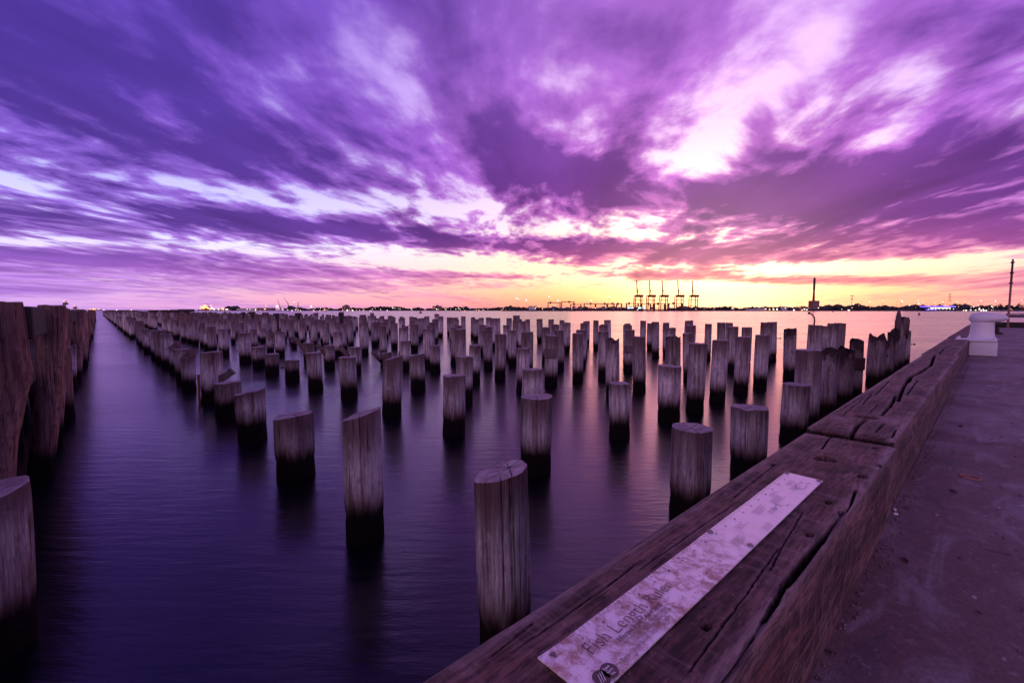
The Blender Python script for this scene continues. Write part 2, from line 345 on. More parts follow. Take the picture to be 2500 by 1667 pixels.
def beam_mat():
    m, t, b = mat('kerb_timber')
    p = t.new('ShaderNodeTexCoord').outputs['Object']
    g = t.noise(t.v('MULTIPLY', p, (2.2, 34, 34)), 1.0, 5, .62, .3)
    f = t.noise(t.v('MULTIPLY', p, (14, 120, 120)), 1.0, 5, .7)
    bl = t.noise(t.v('MULTIPLY', p, (3.0, 7, 7)), 1.2, 5, .65, .5)
    sp = t.noise(p, 46, 4, .75)
    c = t.mix(t.smooth(g, .34, .66), (.030, .011, .009), (.150, .062, .048))
    c = t.mix(t.m('MULTIPLY', t.smooth(bl, .42, .68), .8), c, (.27, .145, .120))
    c = t.mix(t.m('MULTIPLY', t.smooth(sp, .58, .70), .6), c, (.30, .21, .20))
    bl2 = t.noise(t.v('MULTIPLY', p, (5, 9, 9)), 1.7, 5, .7)
    c = t.mix(t.m('MULTIPLY', t.smooth(bl2, .50, .34), .8), c, (.030, .013, .013))
    c = t.mix(t.m('MULTIPLY', t.smooth(f, .55, .38), .75), c, (.016, .007, .006))
    saw = t.noise(t.v('MULTIPLY', p, (46, 5, 5)), 1.0, 4, .6, .3)
    c = t.mix(t.m('MULTIPLY', t.smooth(saw, .50, .66), .30), c, (.25, .16, .15))
    at = t.new('ShaderNodeAttribute'); at.attribute_name = 'wear'; wr = at.outputs['Fac']
    c = t.mix(t.m('MULTIPLY', wr, t.maprange(f, .35, .6, .25, 1)), c, (.30, .21, .19))
    at2 = t.new('ShaderNodeAttribute'); at2.attribute_name = 'pit'; c = t.mix(at2.outputs['Fac'], c, (.003, .002, .002))  # near-black colour deepens the shade in cracks, holes and log ends
    t.l.new(c, b.inputs['Base Color']); b.inputs['Roughness'].default_value = .78; t.l.new(t.maprange(at2.outputs['Fac'], 0, 1, .35, 0), b.inputs['Specular IOR Level'])
    bm = t.new('ShaderNodeBump'); bm.inputs['Strength'].default_value = .7; bm.inputs['Distance'].default_value = .004
    t.l.new(t.m('ADD', t.m('MULTIPLY', f, .7), t.m('MULTIPLY', g, .8)), bm.inputs['Height']); t.l.new(bm.outputs[0], b.inputs['Normal'])
    return m
M['beam'] = beam_mat()

def deck_mat():
    m, t, b = mat('wharf_concrete')
    p = t.new('ShaderNodeTexCoord').outputs['Object']
    a = t.noise(p, 1.3, 5, .6, .4); n = t.noise(p, 9, 5, .65); f = t.noise(p, 130, 3, .7); q = t.noise(t.v('MULTIPLY', p, (.8, 2.6, 1)), 2.6, 5, .6, .8)
    c = t.mix(t.smooth(n, .3, .7), (.14, .092, .082), (.25, .175, .160))
    c = t.mix(t.m('MULTIPLY', t.smooth(a, .44, .58), .8), c, (.105, .046, .032))
    c = t.mix(t.m('MULTIPLY', t.smooth(q, .54, .66), .6), c, (.26, .215, .21))
    c = t.mix(t.m('MULTIPLY', t.smooth(q, .44, .34), .55), c, (.06, .044, .044))
    vo = t.new('ShaderNodeTexVoronoi'); t.l.new(t.v('ADD', t.v('MULTIPLY', p, (1, 1.7, 1)), t.v('MULTIPLY', t.noise(p, 8, 3, .6, 0, True), (.16, .16, .16))), vo.inputs['Vector']); vo.inputs['Scale'].default_value = 2.4
    spots = t.m('MULTIPLY', t.smooth(vo.outputs['Distance'], .13, .07), t.smooth(t.sep(vo.outputs['Color'])[0], .45, .5))
    c = t.mix(t.m('MULTIPLY', spots, .75), c, (.035, .020, .018))
    vo2 = t.new('ShaderNodeTexVoronoi'); t.l.new(p, vo2.inputs['Vector']); vo2.inputs['Scale'].default_value = 13
    s2 = t.m('MULTIPLY', t.smooth(vo2.outputs['Distance'], .12, .06), t.smooth(t.sep(vo2.outputs['Color'])[0], .7, .72))
    c = t.mix(t.m('MULTIPLY', s2, .8), c, (.03, .02, .02))
    vo3 = t.new('ShaderNodeTexVoronoi'); t.l.new(t.v('MULTIPLY', p, (1, 2.2, 1)), vo3.inputs['Vector']); vo3.inputs['Scale'].default_value = 8.3
    s3 = t.m('MULTIPLY', t.smooth(vo3.outputs['Distance'], .12, .05), t.smooth(t.sep(vo3.outputs['Color'])[1], .8, .82))
    c = t.mix(t.m('MULTIPLY', s3, .6), c, (.5, .45, .45))
    vc = t.new('ShaderNodeTexVoronoi'); vc.feature = 'DISTANCE_TO_EDGE'; t.l.new(t.v('ADD', p, t.v('MULTIPLY', t.noise(p, 3.5, 5, .65, 0, True), (.5, .5, .5))), vc.inputs['Vector']); vc.inputs['Scale'].default_value = .55
    crk = t.m('MULTIPLY', t.smooth(vc.outputs['Distance'], .007, .001), t.smooth(t.noise(p, 1.1, 2, .5), .42, .55))
    c = t.mix(t.m('MULTIPLY', crk, .8), c, (.02, .014, .014))
    g2 = t.noise(p, 38, 4, .7); c = t.mix(t.m('MULTIPLY', t.smooth(g2, .56, .68), .35), c, (.30, .25, .25)); c = t.mix(t.m('MULTIPLY', t.smooth(g2, .44, .32), .45), c, (.05, .035, .035))
    k = t.maprange(f, .3, .7, .7, 1.3); c = t.mix(1, c, t.comb(k, k, k), 'MULTIPLY')
    t.l.new(c, b.inputs['Base Color']); t.l.new(t.maprange(n, .3, .7, .55, .8), b.inputs['Roughness'])
    bm = t.new('ShaderNodeBump'); bm.inputs['Strength'].default_value = .5; bm.inputs['Distance'].default_value = .006
    t.l.new(t.m('ADD', t.m('MULTIPLY', f, .35), t.m('ADD', n, t.m('MULTIPLY', q, .6))), bm.inputs['Height']); t.l.new(bm.outputs[0], b.inputs['Normal'])
    return m
M['deck'] = deck_mat()

def water_mat():
    m, t, b = mat('still_water')
    p = t.new('ShaderNodeTexCoord').outputs['Object']
    f = t.v('DOT_PRODUCT', p, tuple(FH)); r = t.v('DOT_PRODUCT', p, tuple(RH))
    w = t.comb(t.m('MULTIPLY', r, .55), t.m('MULTIPLY', f, 2.6), 0.0)
    n = t.noise(w, 2.2, 4, .6, .3); n2 = t.noise(t.comb(t.m('MULTIPLY', r, .03), t.m('MULTIPLY', f, .16), 2.0), 1.0, 4, .55, .4)
    b.inputs['Base Color'].default_value = (.002, .002, .004, 1)
    b.inputs['IOR'].default_value = 1.34
    b.inputs['Coat Weight'].default_value = .75; b.inputs['Coat IOR'].default_value = 1.38; b.inputs['Coat Roughness'].default_value = .22
    t.l.new(t.maprange(n2, .3, .7, .20, .30), b.inputs['Roughness'])
    bm = t.new('ShaderNodeBump'); bm.inputs['Strength'].default_value = .18; bm.inputs['Distance'].default_value = .05
    t.l.new(n, bm.inputs['Height']); t.l.new(bm.outputs[0], b.inputs['Normal']); t.l.new(bm.outputs[0], b.inputs['Coat Normal'])
    return m
M['water'] = water_mat()
def paint_white():
    m, t, b = mat('white_bollard_paint')
    p = t.new('ShaderNodeTexCoord').outputs['Object']; n = t.noise(p, 5, 5, .65); s = t.noise(t.v('MULTIPLY', p, (6, 6, 1.2)), 3, 5, .7)
    c = t.mix(t.m('MULTIPLY', t.smooth(s, .60, .74), .55), (.80, .79, .80), (.34, .24, .20))
    c = t.mix(t.m('MULTIPLY', t.smooth(n, .3, .5), .18), (.6, .58, .58), c)
    t.l.new(c, b.inputs['Base Color']); b.inputs['Roughness'].default_value = .5
    bm = t.new('ShaderNodeBump'); bm.inputs['Strength'].default_value = .3; bm.inputs['Distance'].default_value = .01
    t.l.new(n, bm.inputs['Height']); t.l.new(bm.outputs[0], b.inputs['Normal']); return m
M['white'] = paint_white()
def plate_mat():
    m, t, b = mat('scratched_metal_plate')
    p = t.new('ShaderNodeTexCoord').outputs['Object']; x = t.sep(p)[0]
    n = t.noise(p, 30, 7, .8, .3); f = t.noise(p, 85, 4, .75); s = t.noise(t.v('MULTIPLY', p, (25, 120, 1)), 1, 3, .6)
    dirt = t.m('MULTIPLY', t.smooth(n, .41, .63), t.maprange(x, -.15, .08, 1.0, .10))
    c = t.mix(dirt, (.90, .84, .82), (.50, .29, .22))
    c = t.mix(t.m('MULTIPLY', t.smooth(f, .58, .70), t.m('MULTIPLY_ADD', dirt, .7, .12)), c, (.16, .075, .055))
    c = t.mix(t.m('MULTIPLY', t.smooth(s, .66, .76), .35), c, (.35, .28, .28))
    t.l.new(c, b.inputs['Base Color']); b.inputs['Metallic'].default_value = .25
    t.l.new(t.m('MULTIPLY_ADD', dirt, .3, .42), b.inputs['Roughness'])
    bm = t.new('ShaderNodeBump'); bm.inputs['Strength'].default_value = .25; bm.inputs['Distance'].default_value = .001
    t.l.new(f, bm.inputs['Height']); t.l.new(bm.outputs[0], b.inputs['Normal']); return m
M['plate'] = plate_mat()
M['ink'] = simple('engraved_ink', (.10, .06, .065), .6, 0, .3, 60)
M['ink2'] = simple('worn_print', (.34, .25, .25), .6, 0, .3, 60)
M['screw'] = simple('screw_steel', (.30, .24, .22), .35, .9, .3, 60)
M['shell'] = simple('white_shell', (.75, .70, .68), .5)
M['leaf'] = simple('dry_leaf', (.035, .018, .014), .8)
M['band'] = simple('orange_rubber', (.50, .16, .06), .6)
M['land'] = simple('shore_earth', (.035, .026, .022), .95, 0, .4, .05)
M['leafmass'] = simple('far_foliage', (.030, .032, .022), .95, 0, .5, .2)
M['crane'] = simple('crane_glare_red', (.16, .035, .02), .6, 0, .2, .3)  # red tint carries the warm glare over the far quay cranes
M['yard'] = simple('yard_crane_steel', (.20, .05, .035), .6, 0, .2, .3)
M['conc_far'] = simple('far_concrete', (.22, .17, .17), .9, 0, .15, .05)
M['shed'] = simple('pale_shed_wall', (.55, .52, .50), .8, 0, .1, .05)
M['darksteel'] = simple('dark_steel', (.03, .022, .024), .7)
M['brick_far'] = simple('far_brick', (.22, .11, .09), .9, 0, .2, .05)
M['chimtop'] = simple('chimney_dark_brick', (.07, .03, .03), .9, 0, .2, .1)
M['polewood'] = simple('pole_brown_paint', (.20, .10, .07), .7)
M['box1'] = simple('container_rust_red', (.22, .06, .045), .7); M['box2'] = simple('container_blue', (.05, .07, .16), .7); M['box3'] = simple('container_grey', (.22, .2, .2), .7)
M['glass_far'] = simple('far_window_glass', (.05, .045, .06), .2)
M['hull'] = simple('ship_hull', (.03, .03, .08), .6)
M['yellow'] = simple('beacon_yellow', (.35, .22, .03), .6)
M['lwhite'] = glow('lamp_white', (1, .90, .78), 1.8); M['lwarm'] = glow('lamp_warm', (1, .55, .16), 1.3)
M['lorange'] = glow('lamp_orange', (1, .34, .05), 1.4); M['lgreen'] = glow('lamp_greenish', (.8, 1, .6), 1.3)
M['lred'] = glow('lamp_red', (1, .14, .10), 1.6); M['lblue'] = glow('lamp_blue_strip', (.09, .06, 1), 1.6); M['lwin'] = glow('lit_window', (1, .75, .35), 2.2)
M['lcool'] = glow('lit_cool_panel', (.75, .95, 1), 1.6)

# ------------------------------------------------------------------ water
me = mesh('water', [(-3e4, -3e4, 0), (3e4, -3e4, 0), (3e4, 3e4, 0), (-3e4, 3e4, 0)], [(0, 1, 2, 3)])
tag(link('water', me, M['water']), kind='structure')

# ------------------------------------------------------------------ wharf deck and kerb
DECK = 1.98; KTOP = 2.25; KO, KI = .503, .218        # kerb outer and inner faces
mb = MB(); mb.box(-6, 30.0, -14, KI+.012, 1.45, DECK)
deck = tag(mb.build('wharf_deck', M['deck']), kind='structure')
mb = MB(); mb.box(-6, 30.0, KI+.012, KO-.02, 1.45, 1.972)
link_o = mb.build('kerb_bed', M['deck'], deck)

def seg_dist(X, Y, pts):
    best = np.full(X.shape, 9.); 
    for (ax, ay), (bx, by) in zip(pts[:-1], pts[1:]):
        vx, vy = bx-ax, by-ay; L = vx*vx+vy*vy+1e-12
        t = np.clip(((X-ax)*vx+(Y-ay)*vy)/L, 0, 1); best = np.minimum(best, np.hypot(X-ax-t*vx, Y-ay-t*vy))
    return best
def kerb_timber(x0, x1, step, cracks, holes, label, dz=0, dy=0, wearband=()):
    """a squared log wrapped by one fine grid (outer face, top, inner face); checks and bolt holes are cut into it"""
    nx = max(8, int((x1-x0)/step)); ny = max(14, int((KO-KI)/min(step*.32, .012)))
    xs = np.linspace(x0, x1, nx+1); rr = .008
    prof = [(KO-.004, 1.975), (KO, 2.02), (KO, 2.10), (KO, 2.18), (KO, KTOP-rr*1.6)]
    prof += [(KO-rr*(1-math.cos(a)), KTOP-rr+rr*math.sin(a)) for a in (.4, .8, 1.2)]
    prof += [(KO-rr-(KO-KI-2*rr)*i/ny, KTOP) for i in range(ny+1)]
    prof += [(KI+rr*(1-math.sin(a)), KTOP-rr+rr*math.cos(a)) for a in (.4, .8, 1.2)]
    prof += [(KI, KTOP-rr*1.6)] + [(KI, 2.22-i*.0245) for i in range(1, 10)] + [(KI+.003, 1.975)]
    prof = np.array(prof); m = len(prof)
    tg = np.gradient(prof, axis=0); nrm = np.stack([-tg[:, 1], tg[:, 0]], 1)*-1; nrm /= np.linalg.norm(nrm, axis=1)[:, None]
    if nrm[8+ny//2][1] < 0: nrm = -nrm
    s = np.concatenate([[0], np.cumsum(np.hypot(*np.diff(prof, axis=0).T))])
    X = np.repeat(xs[:, None], m, 1); Y = np.repeat(prof[None, :, 0], nx+1, 0); Z = np.repeat(prof[None, :, 1], nx+1, 0); S = np.repeat(s[None], nx+1, 0)
    top = (Z > KTOP-.004)
    d = fbm(X*1.1+x0, S*2, 2)*.004 + fbm(X*3, S*60, 3)*.0014 - .0022*np.clip(fbm(X*1.6+9, S*110, 3)-.25, 0, 1)*4
    pit = np.zeros_like(d); wear = np.zeros_like(d)
    for pts, w, dep in cracks:
        q = seg_dist(X, Y + fbm(X*12+5, Y*12, 4)*.0032, pts); w = max(w, step*.26)
        k = np.exp(-(q/w)**4)*top*(.55+.9*np.clip(vnoise(X*25, Y*25)+.5, 0, 1)); d -= dep*k; pit = np.maximum(pit, np.clip(k*3-.2, 0, 1))
        wear = np.maximum(wear, .35*np.exp(-(q/(w*3.5))**2)*top)
    for hx, hy, ra, rb, dep in holes:
        q = np.hypot((X-hx)/ra, (Y-hy)/rb) + fbm(X*30, Y*30, 2)*.35
        k = 1/(1+np.exp(np.clip((q-1)*26, -40, 40))); d -= dep*k*top; pit = np.maximum(pit, np.clip(k*12-.2, 0, 1)*top)
    # worn arrises
    e = np.minimum(np.abs(S-s[8]), np.abs(S-s[8+ny])); wear = np.maximum(wear, .75*np.exp(-(e/.016)**2)*(.4+1.2*np.clip(vnoise(X*6, S*20)+.5, 0, 1)))
    chip = np.exp(-(np.abs(S-s[9+ny])/.02)**2)*np.clip(fbm(X*4+3, S*2, 3)-.12, 0, 1)*.022; d -= chip
    for wx, wy, ra, rb, amt in wearband: wear = np.maximum(wear, amt*np.exp(-((X-wx)/ra)**2-((Y-wy)/rb)**2)*top)
    # ends rounded over
    for xe in (x0, x1): d -= .016*np.exp(-(np.abs(X-xe)/.010)**2)*top
    pit[0] = np.maximum(pit[0], .8); pit[-1] = np.maximum(pit[-1], .8)
    NY = nrm[None, :, 0]; NZ = nrm[None, :, 1]
    V = np.stack([X-(x0+x1)/2, Y+NY*d+dy, Z+NZ*d+dz], 2).reshape(-1, 3)
    f = [(i*m+j, i*m+j+1, (i+1)*m+j+1, (i+1)*m+j) for i in range(nx) for j in range(m-1)]
    f += [tuple(range(m))[::-1], tuple(nx*m+j for j in range(m))]
    me = mesh('kerb_timber', V, f)
    fl = np.zeros(len(me.polygons), bool); fl[:-2] = True; me.polygons.foreach_set('use_smooth', fl)
    for nm, arr in (('wear', wear), ('pit', pit)):
        a = me.attributes.new(nm, 'FLOAT', 'POINT'); a.data.foreach_set('value', np.clip(arr, 0, 1).astype(np.float32).ravel())
    o = link('kerb_timber', me, M['beam']); o.location.x = (x0+x1)/2
    return tag(o, label, 'timber', 'squared logs along the wharf edge')
k1 = lambda *p: [unp(x, y, KTOP) for x, y in p]
J1 = 2.125
cr1 = [(k1((2058, 1257), (2010, 1310), (1960, 1372), (1913, 1427)), .0065, .05), (k1((1913, 1427), (1845, 1542), (1781, 1653), (1740, 1720)), .0045, .03),
       (k1((2090, 1195), (2075, 1232), (2058, 1257)), .003, .02), (k1((1777, 1240), (1720, 1280), (1654, 1325), (1560, 1390)), .0016, .012),
       (k1((1890, 1135), (1840, 1175), (1790, 1215)), .0018, .012), (k1((2035, 1058), (2020, 1075), (2005, 1096)), .003, .02),
       (k1((1900, 1340), (1840, 1420), (1760, 1530), (1680, 1640)), .0014, .010), (k1((1960, 1250), (1930, 1300), (1880, 1390)), .0014, .009),
       (k1((1560, 1370), (1480, 1430), (1380, 1500), (1250, 1590)), .0015, .01), (k1((1300, 1520), (1200, 1600)), .0014, .008)]
ho1 = [(1.77, .36, .030, .027, .11)]
for x, y, ra, rb in ((2104, 1164, .015, .012), (2022, 1227, .013, .008), (2062, 1249, .020, .010), (1975, 1305, .010, .008), (1724, 1529, .008, .008), (1879, 1531, .022, .013), (2145, 1137, .014, .006), (2136, 1094, .010, .008), (2005, 1080, .006, .005), (1887, 1135, .010, .006)):
    a, b = unp(x, y, KTOP); ho1.append((a, b, ra, rb, .035))
kerb_timber(-1.0, J1, .0058, cr1, ho1, 'dark brown kerb log carrying the fish ruler plate, nearest the camera', wearband=[(2.10, .45, .05, .05, .35), (*unp(1968, 1338, KTOP), .02, .008, .9)])
cr2 = [(k1((2086, 1064), (2098, 1045), (2119, 1027)), 0.0074, .10), (k1((2158, 1017), (2168, 1007), (2177, 998), (2186, 985), (2193, 966)), 0.0062, .07),
       (k1((2199, 982), (2205, 965), (2212, 945), (2220, 934)), 0.0074, .08), (k1((2220, 934), (2229, 919), (2246, 912), (2263, 902)), 0.0124, .09), (k1((2263, 902), (2277, 893), (2281, 880), (2286, 867)), 0.0099, .08),
       (k1((2222, 966), (2232, 948), (2246, 929)), 0.0037, .04), (k1((2143, 967), (2160, 949), (2176, 931)), 0.0037, .04), (k1((2112, 990), (2134, 964)), 0.0031, .03),
       (k1((2040, 1012), (2080, 990), (2110, 968)), 0.0025, .025), (k1((2147, 1058), (2160, 1042), (2168, 1036)), 0.0037, .03), (k1((2186, 1072), (2196, 1052)), 0.0031, .03), (k1((2060, 1020), (2110, 978)), 0.0019, .02), (k1((2130, 1010), (2150, 990)), 0.0025, .03)]
ho2 = [(*unp(2124, 1021, KTOP), .030, .042, .12)]
kerb_timber(2.195, 7.0, .0095, cr2, ho2, 'long kerb log split down the middle, second from the camera', dz=.004, dy=.012, wearband=[(*unp(2063, 1026, KTOP), .07, .03, .9), (*unp(2185, 1030, KTOP), .12, .07, .85)])
kerb_timber(7.03, 11.4, .03, [([(7.1, .36), (8.2, .38), (9.0, .35)], .008, .05)], [(10.25, .40, .07, .03, .06)], 'short kerb log under the white bollard flange', dz=-.004, dy=.04)
kerb_timber(11.43, 15.6, .06, [], [], 'kerb log just beyond the white bollard', dz=.0, dy=.05)
kerb_timber(15.63, 22.5, .1, [], [], 'kerb log behind the bollard, second from the far corner', dy=.05)
kerb_timber(22.53, 29.9, .1, [], [], 'farthest kerb log ending at the far corner of the deck', dy=.05)
# kerb across the far end of the deck
mb = MB(); mb.box(29.7, 30.05, -14, KI-.1, DECK-.3, KTOP-.03)
tag(mb.build('end_kerb', M['creosote'], bevel=.02), 'dark kerb running across the far end of the wharf deck', 'kerb')
# ------------------------------------------------------------------ the ruler plate screwed to the kerb
PX, PY, PZ = .98, .364, KTOP+.003
def text_mesh(s, size, x, y, z, mat_, parent, name='lettering', thin=0.0, align='LEFT'):
    cu = bpy.data.curves.new(name, 'FONT'); cu.body = s; cu.size = size; cu.align_x = align; cu.offset = thin; cu.extrude = .0002; cu.resolution_u = 3
    o = bpy.data.objects.new('tmp', cu); COL.objects.link(o)
    me = bpy.data.meshes.new_from_object(o.evaluated_get(bpy.context.evaluated_depsgraph_get()))
    bpy.data.objects.remove(o); me.name = name
    q = link(name, me, mat_, parent); q.location = (x, y, z); return q
def ruler_plate():
    pl = empty('fish_ruler_plate', (PX, PY, PZ), R(-.4))
    tag(pl, 'long pale metal fish ruler plate, stained brown, screwed to the kerb log', 'sign')
    L, Wd = .545, .0475
    nx, ny = 60, 8; V = []; 
    for i in range(nx+1):
        for j in range(ny+1):
            x = -L+2*L*i/nx; y = -Wd+2*Wd*j/ny; V.append((x, y, .0025 + .0012*float(vnoise(np.array(x*9), np.array(y*22))) + (.003*max(0, (-x-.50)/.045))))
    n0 = len(V); F_ = [(i*(ny+1)+j, (i+1)*(ny+1)+j, (i+1)*(ny+1)+j+1, i*(ny+1)+j+1) for i in range(nx) for j in range(ny)]
    V += [(x, y, z-.0028) for x, y, z in V]; F_ += [tuple(k+n0 for k in f[::-1]) for f in F_[:]]
    rim = [j for j in range(ny+1)] + [i*(ny+1)+ny for i in range(1, nx+1)] + [nx*(ny+1)+j for j in range(ny-1, -1, -1)] + [i*(ny+1) for i in range(nx-1, 0, -1)]
    F_ += [(rim[k], rim[(k+1) % len(rim)], rim[(k+1) % len(rim)]+n0, rim[k]+n0) for k in range(len(rim))]
    sheet = link('metal_sheet', mesh('metal_sheet', V, F_, False), M['plate'], pl)
    for x, y in ((-.525, .036), (-.532, -.040), (0, .041), (.005, -.041), (.533, .041), (.533, -.041)):
        mb = MB(); mb.lathe([(.0062, 0), (.0062, .0018), (.0050, .0035), (.0030, .0042), (.0012, .0030), (.0004, .0030)], 14, (x, y, .003))
        mb.build('screw', M['screw'], pl, True)
    zt = .0044
    text_mesh('Fish Length Ruler', .034, -.485, -.002, zt, M['ink'], sheet, thin=-.0007)
    text_mesh('Effective from 1 April 2018', .0112, -.432, -.0135, zt, M['ink'], sheet)
    text_mesh('For more information visit vfa.vic.gov.au', .0075, -.430, -.0215, zt, M['ink2'], sheet)
    text_mesh('Customer Service Centre 136 186', .0078, -.415, -.0290, zt, M['ink2'], sheet)
    text_mesh('Report illegal fishing 13FISH (13 3474)', .0090, -.462, -.0385, zt, M['ink2'], sheet)
    mb = MB()                                                     # ruler marks along the outer edge
    for i in range(101):
        x = -.52+i*.0104; l = .012 if i % 5 == 0 else .007
        mb.box(x-.0003, x+.0003, Wd-.001-l, Wd-.001, zt-.0004, zt)
    mb.build('ruler_marks', M['ink2'], sheet)
    for i in range(1, 20):
        text_mesh(str(i*5), .0062, -.52+i*.052, Wd-.021, zt, M['ink'], sheet, 'ruler_numerals', align='CENTER')
    for x, y, r in ((-.506, -.034, .0125), (-.488, -.034, .0128)):
        mb = MB(); mb.lathe([(r, 0), (r, .0006)], 28, (x, y, zt-.0004)); o = mb.build('round_logo', M['ink'], sheet)
    mb = MB(); 
    for k in range(3): mb.bar((-.514+k*.004, -.041, zt+.0003), (-.506+k*.004, -.028, zt+.0003), .0006)
    mb.build('logo_lines', M['plate'], sheet)
    for k, s in enumerate(('State', 'Govt', 'Vic')): text_mesh(s, .0062, -.488, -.0305-k*.006, zt+.0003, M['plate'], sheet, 'logo_lettering', align='CENTER')
    rr = random.Random(5)                                         # columns of small worn print and fish outlines
    mb = MB()
    for cx_, cy_, n, ln in ((-.02, -.008, 5, .06), (.06, .012, 4, .05), (.10, -.030, 4, .045), (.17, .015, 5, .07), (.20, -.012, 3, .05), (.27, .006, 5, .08), (.31, .020, 3, .06), (.40, -.004, 4, .07), (.43, .016, 4, .06)):
        for k in range(n):
            x = cx_; y = cy_-k*.0042
            while x < cx_+ln*rr.uniform(.6, 1):
                w = rr.uniform(.003, .010); mb.box(x, x+w, y, y+.0007, zt-.0004, zt); x += w+.0022
    tag(mb.build('small_print', M['ink2'], sheet), kind='stuff')
    mb = MB()
    def poly(pts, r=.0005):
        for a, b in zip(pts[:-1], pts[1:]): mb.bar((a[0], a[1], zt), (b[0], b[1], zt), r)
    fx = .245
    poly([(fx-.008, -.022), (fx, -.014), (fx+.018, -.012), (fx+.028, -.004)]); poly([(fx-.008, -.022), (fx-.014, -.012)]); poly([(fx+.018, -.012), (fx+.020, -.026)]); poly([(fx+.030, -.03), (fx+.045, -.033)])
    poly([(.45+.03*math.cos(a), -.018+.012*math.sin(a)) for a in np.linspace(.3, 5.2, 16)]); poly([(.475, -.014), (.495, -.006)]); poly([(.475, -.021), (.492, -.030)])
    tag(mb.build('fish_outline', M['ink'], sheet), kind='stuff')
    # white scuff where the plate's corner lifts
    return pl
ruler_plate()

# ------------------------------------------------------------------ mooring bollard, posts and litter on the deck
def bollard():
    bx, by = 11.2, .105
    b = empty('mooring_bollard', (bx, by, DECK)); tag(b, 'white painted cast mooring bollard with overhanging head beside the kerb', 'bollard')
    mb = MB(); mb.box(-.24, .24, -.185, .150, 0, .215); mb.build('plinth', M['white'], b, bevel=.012)
    mb = MB(); mb.box(-.26, .26, -.175, .33, .243, .272); mb.build('flange', M['white'], b, bevel=.010)
    mb = MB(); mb.box(-.23, .23, -.18, .147, .215, .243); mb.build('step', M['white'], b, bevel=.008)
    # flared neck and the kidney-shaped head that hooks over towards the deck
    rings = [(.30, .270, 0, .0), (.255, .285, 0, .0), (.225, .325, 0, .0), (.212, .40, 0, .0), (.206, .50, 0, .0), (.208, .585, 0, .0)]
    n = 40; V = []; F_ = []
    for r, z, ox, oy in rings:
        for i in range(n):
            t = 2*math.pi*i/n; V.append((ox+r*.72*math.cos(t), oy+.008+r*.70*math.sin(t), z))
    for j in range(len(rings)-1):
        F_ += [(j*n+i, j*n+(i+1) % n, (j+1)*n+(i+1) % n, (j+1)*n+i) for i in range(n)]
    link('neck', mesh('neck', V, F_, True), M['white'], b)
    hr = [(.208, .565, 0), (.226, .575, .35), (.246, .595, .75), (.256, .625, 1.0), (.256, .655, 1.0), (.246, .682, .96), (.222, .704, .88), (.175, .720, .7), (.10, .729, .4), (.002, .731, 0)]
    V = []; F_ = []
    for r, z, k in hr:
        for i in range(n):
            t = 2*math.pi*i/n; x = r*math.cos(t)*.70; y = r*.66*math.sin(t)
            if y < 0: y *= 1+.78*k
            droop = -.05*max(0, -y-.15)*k*1.2
            V.append((x, y+.012, z+droop))
    for j in range(len(hr)-1):
        F_ += [(j*n+i, j*n+(i+1) % n, (j+1)*n+(i+1) % n, (j+1)*n+i) for i in range(n)]
    link('head', mesh('head', V, F_, True), M['white'], b)
    for x, y in ((-.22, .29), (.22, .29), (-.22, -.14), (.22, -.14)):
        mb = MB(); mb.lathe([(.028, 0), (.028, .018), (.018, .026), (.016, .04), (.004, .042)], 6, (x, y, .271)); mb.build('bolt', M['white'], b)
bollard()
p = unp(2418, 815, DECK)
o = empty('small_bollard', (p[0], -.06, DECK)); tag(o, 'small dark bollard standing on the deck behind the white bollard', 'bollard')
MB().lathe([(.20, 0), (.20, .04), (.11, .07), (.10, .26)], 16).build('stem', M['creosote'], o, True); MB().lathe([(.10, .26), (.17, .30), (.18, .36), (.10, .40), (.01, .405)], 16).build('cap', M['creosote'], o, True)
def mast():
    o = empty('steel_mast', (29.45, -.47, DECK)); tag(o, 'tall thin brown mast with three clamps at the far end of the deck', 'mast')
    mb = MB(); mb.lathe([(.07, 0), (.07, .03), (.040, .05), (.038, 2.0), (.034, 3.0)], 10); mb.build('pole', M['polewood'], o, True)
    up = link('upper_pole', mesh('upper_pole', *(lambda q: (q.v, q.f))(MB().lathe([(.034, 2.05), (.032, 2.85)], 10))), M['darksteel'], o); up.scale = (1.15, 1.15, 1)
    for z in (1.96, 2.40, 2.86):
        q = MB().lathe([(.065, z-.03), (.065, z+.03)], 10); q.box(-.12, .12, -.03, .03, z-.02, z+.02); q.build('clamp', M['darksteel'], o)
mast()
for k, (x, y, rz) in enumerate(((2183, 1247, .4), (2187, 1258, 1.9))):
    a = unp(x, y, DECK); q = MB()
    prof = [(.0005, .0), (.0075, .002), (.0085, .0045), (.006, .0085), (.0015, .0105)]
    q.lathe(prof, 12, sy=.7); o = q.build('sea_shell', M['shell'], None, True); o.location = (a[0], a[1], DECK+.001); o.rotation_euler = (.3, .2, rz)
    tag(o, ('small white shell on the deck touching the kerb joint', 'small white shell lying just in front of the other shell')[k], 'shell', 'shells by the kerb joint')
a = unp(2368, 1166, DECK); bmv = []; bmf = []
nn, mm = 36, 6
for i in range(nn):
    t = 2*math.pi*i/nn; rx = .036*(1+.10*math.sin(2*t+1)); 
    for j in range(mm):
        u = 2*math.pi*j/mm; bmv.append(((rx+.0022*math.cos(u))*math.cos(t)*.8, (rx+.0022*math.cos(u))*math.sin(t), .0022+.0022*math.sin(u)))
for i in range(nn):
    for j in range(mm): bmf.append((i*mm+j, ((i+1) % nn)*mm+j, ((i+1) % nn)*mm+(j+1) % mm, i*mm+(j+1) % mm))
o = link('rubber_band', mesh('rubber_band', bmv, bmf, True), M['band']); o.location = (a[0], a[1], DECK+.001); tag(o, 'thin orange rubber band lying on the concrete deck', 'rubber band')
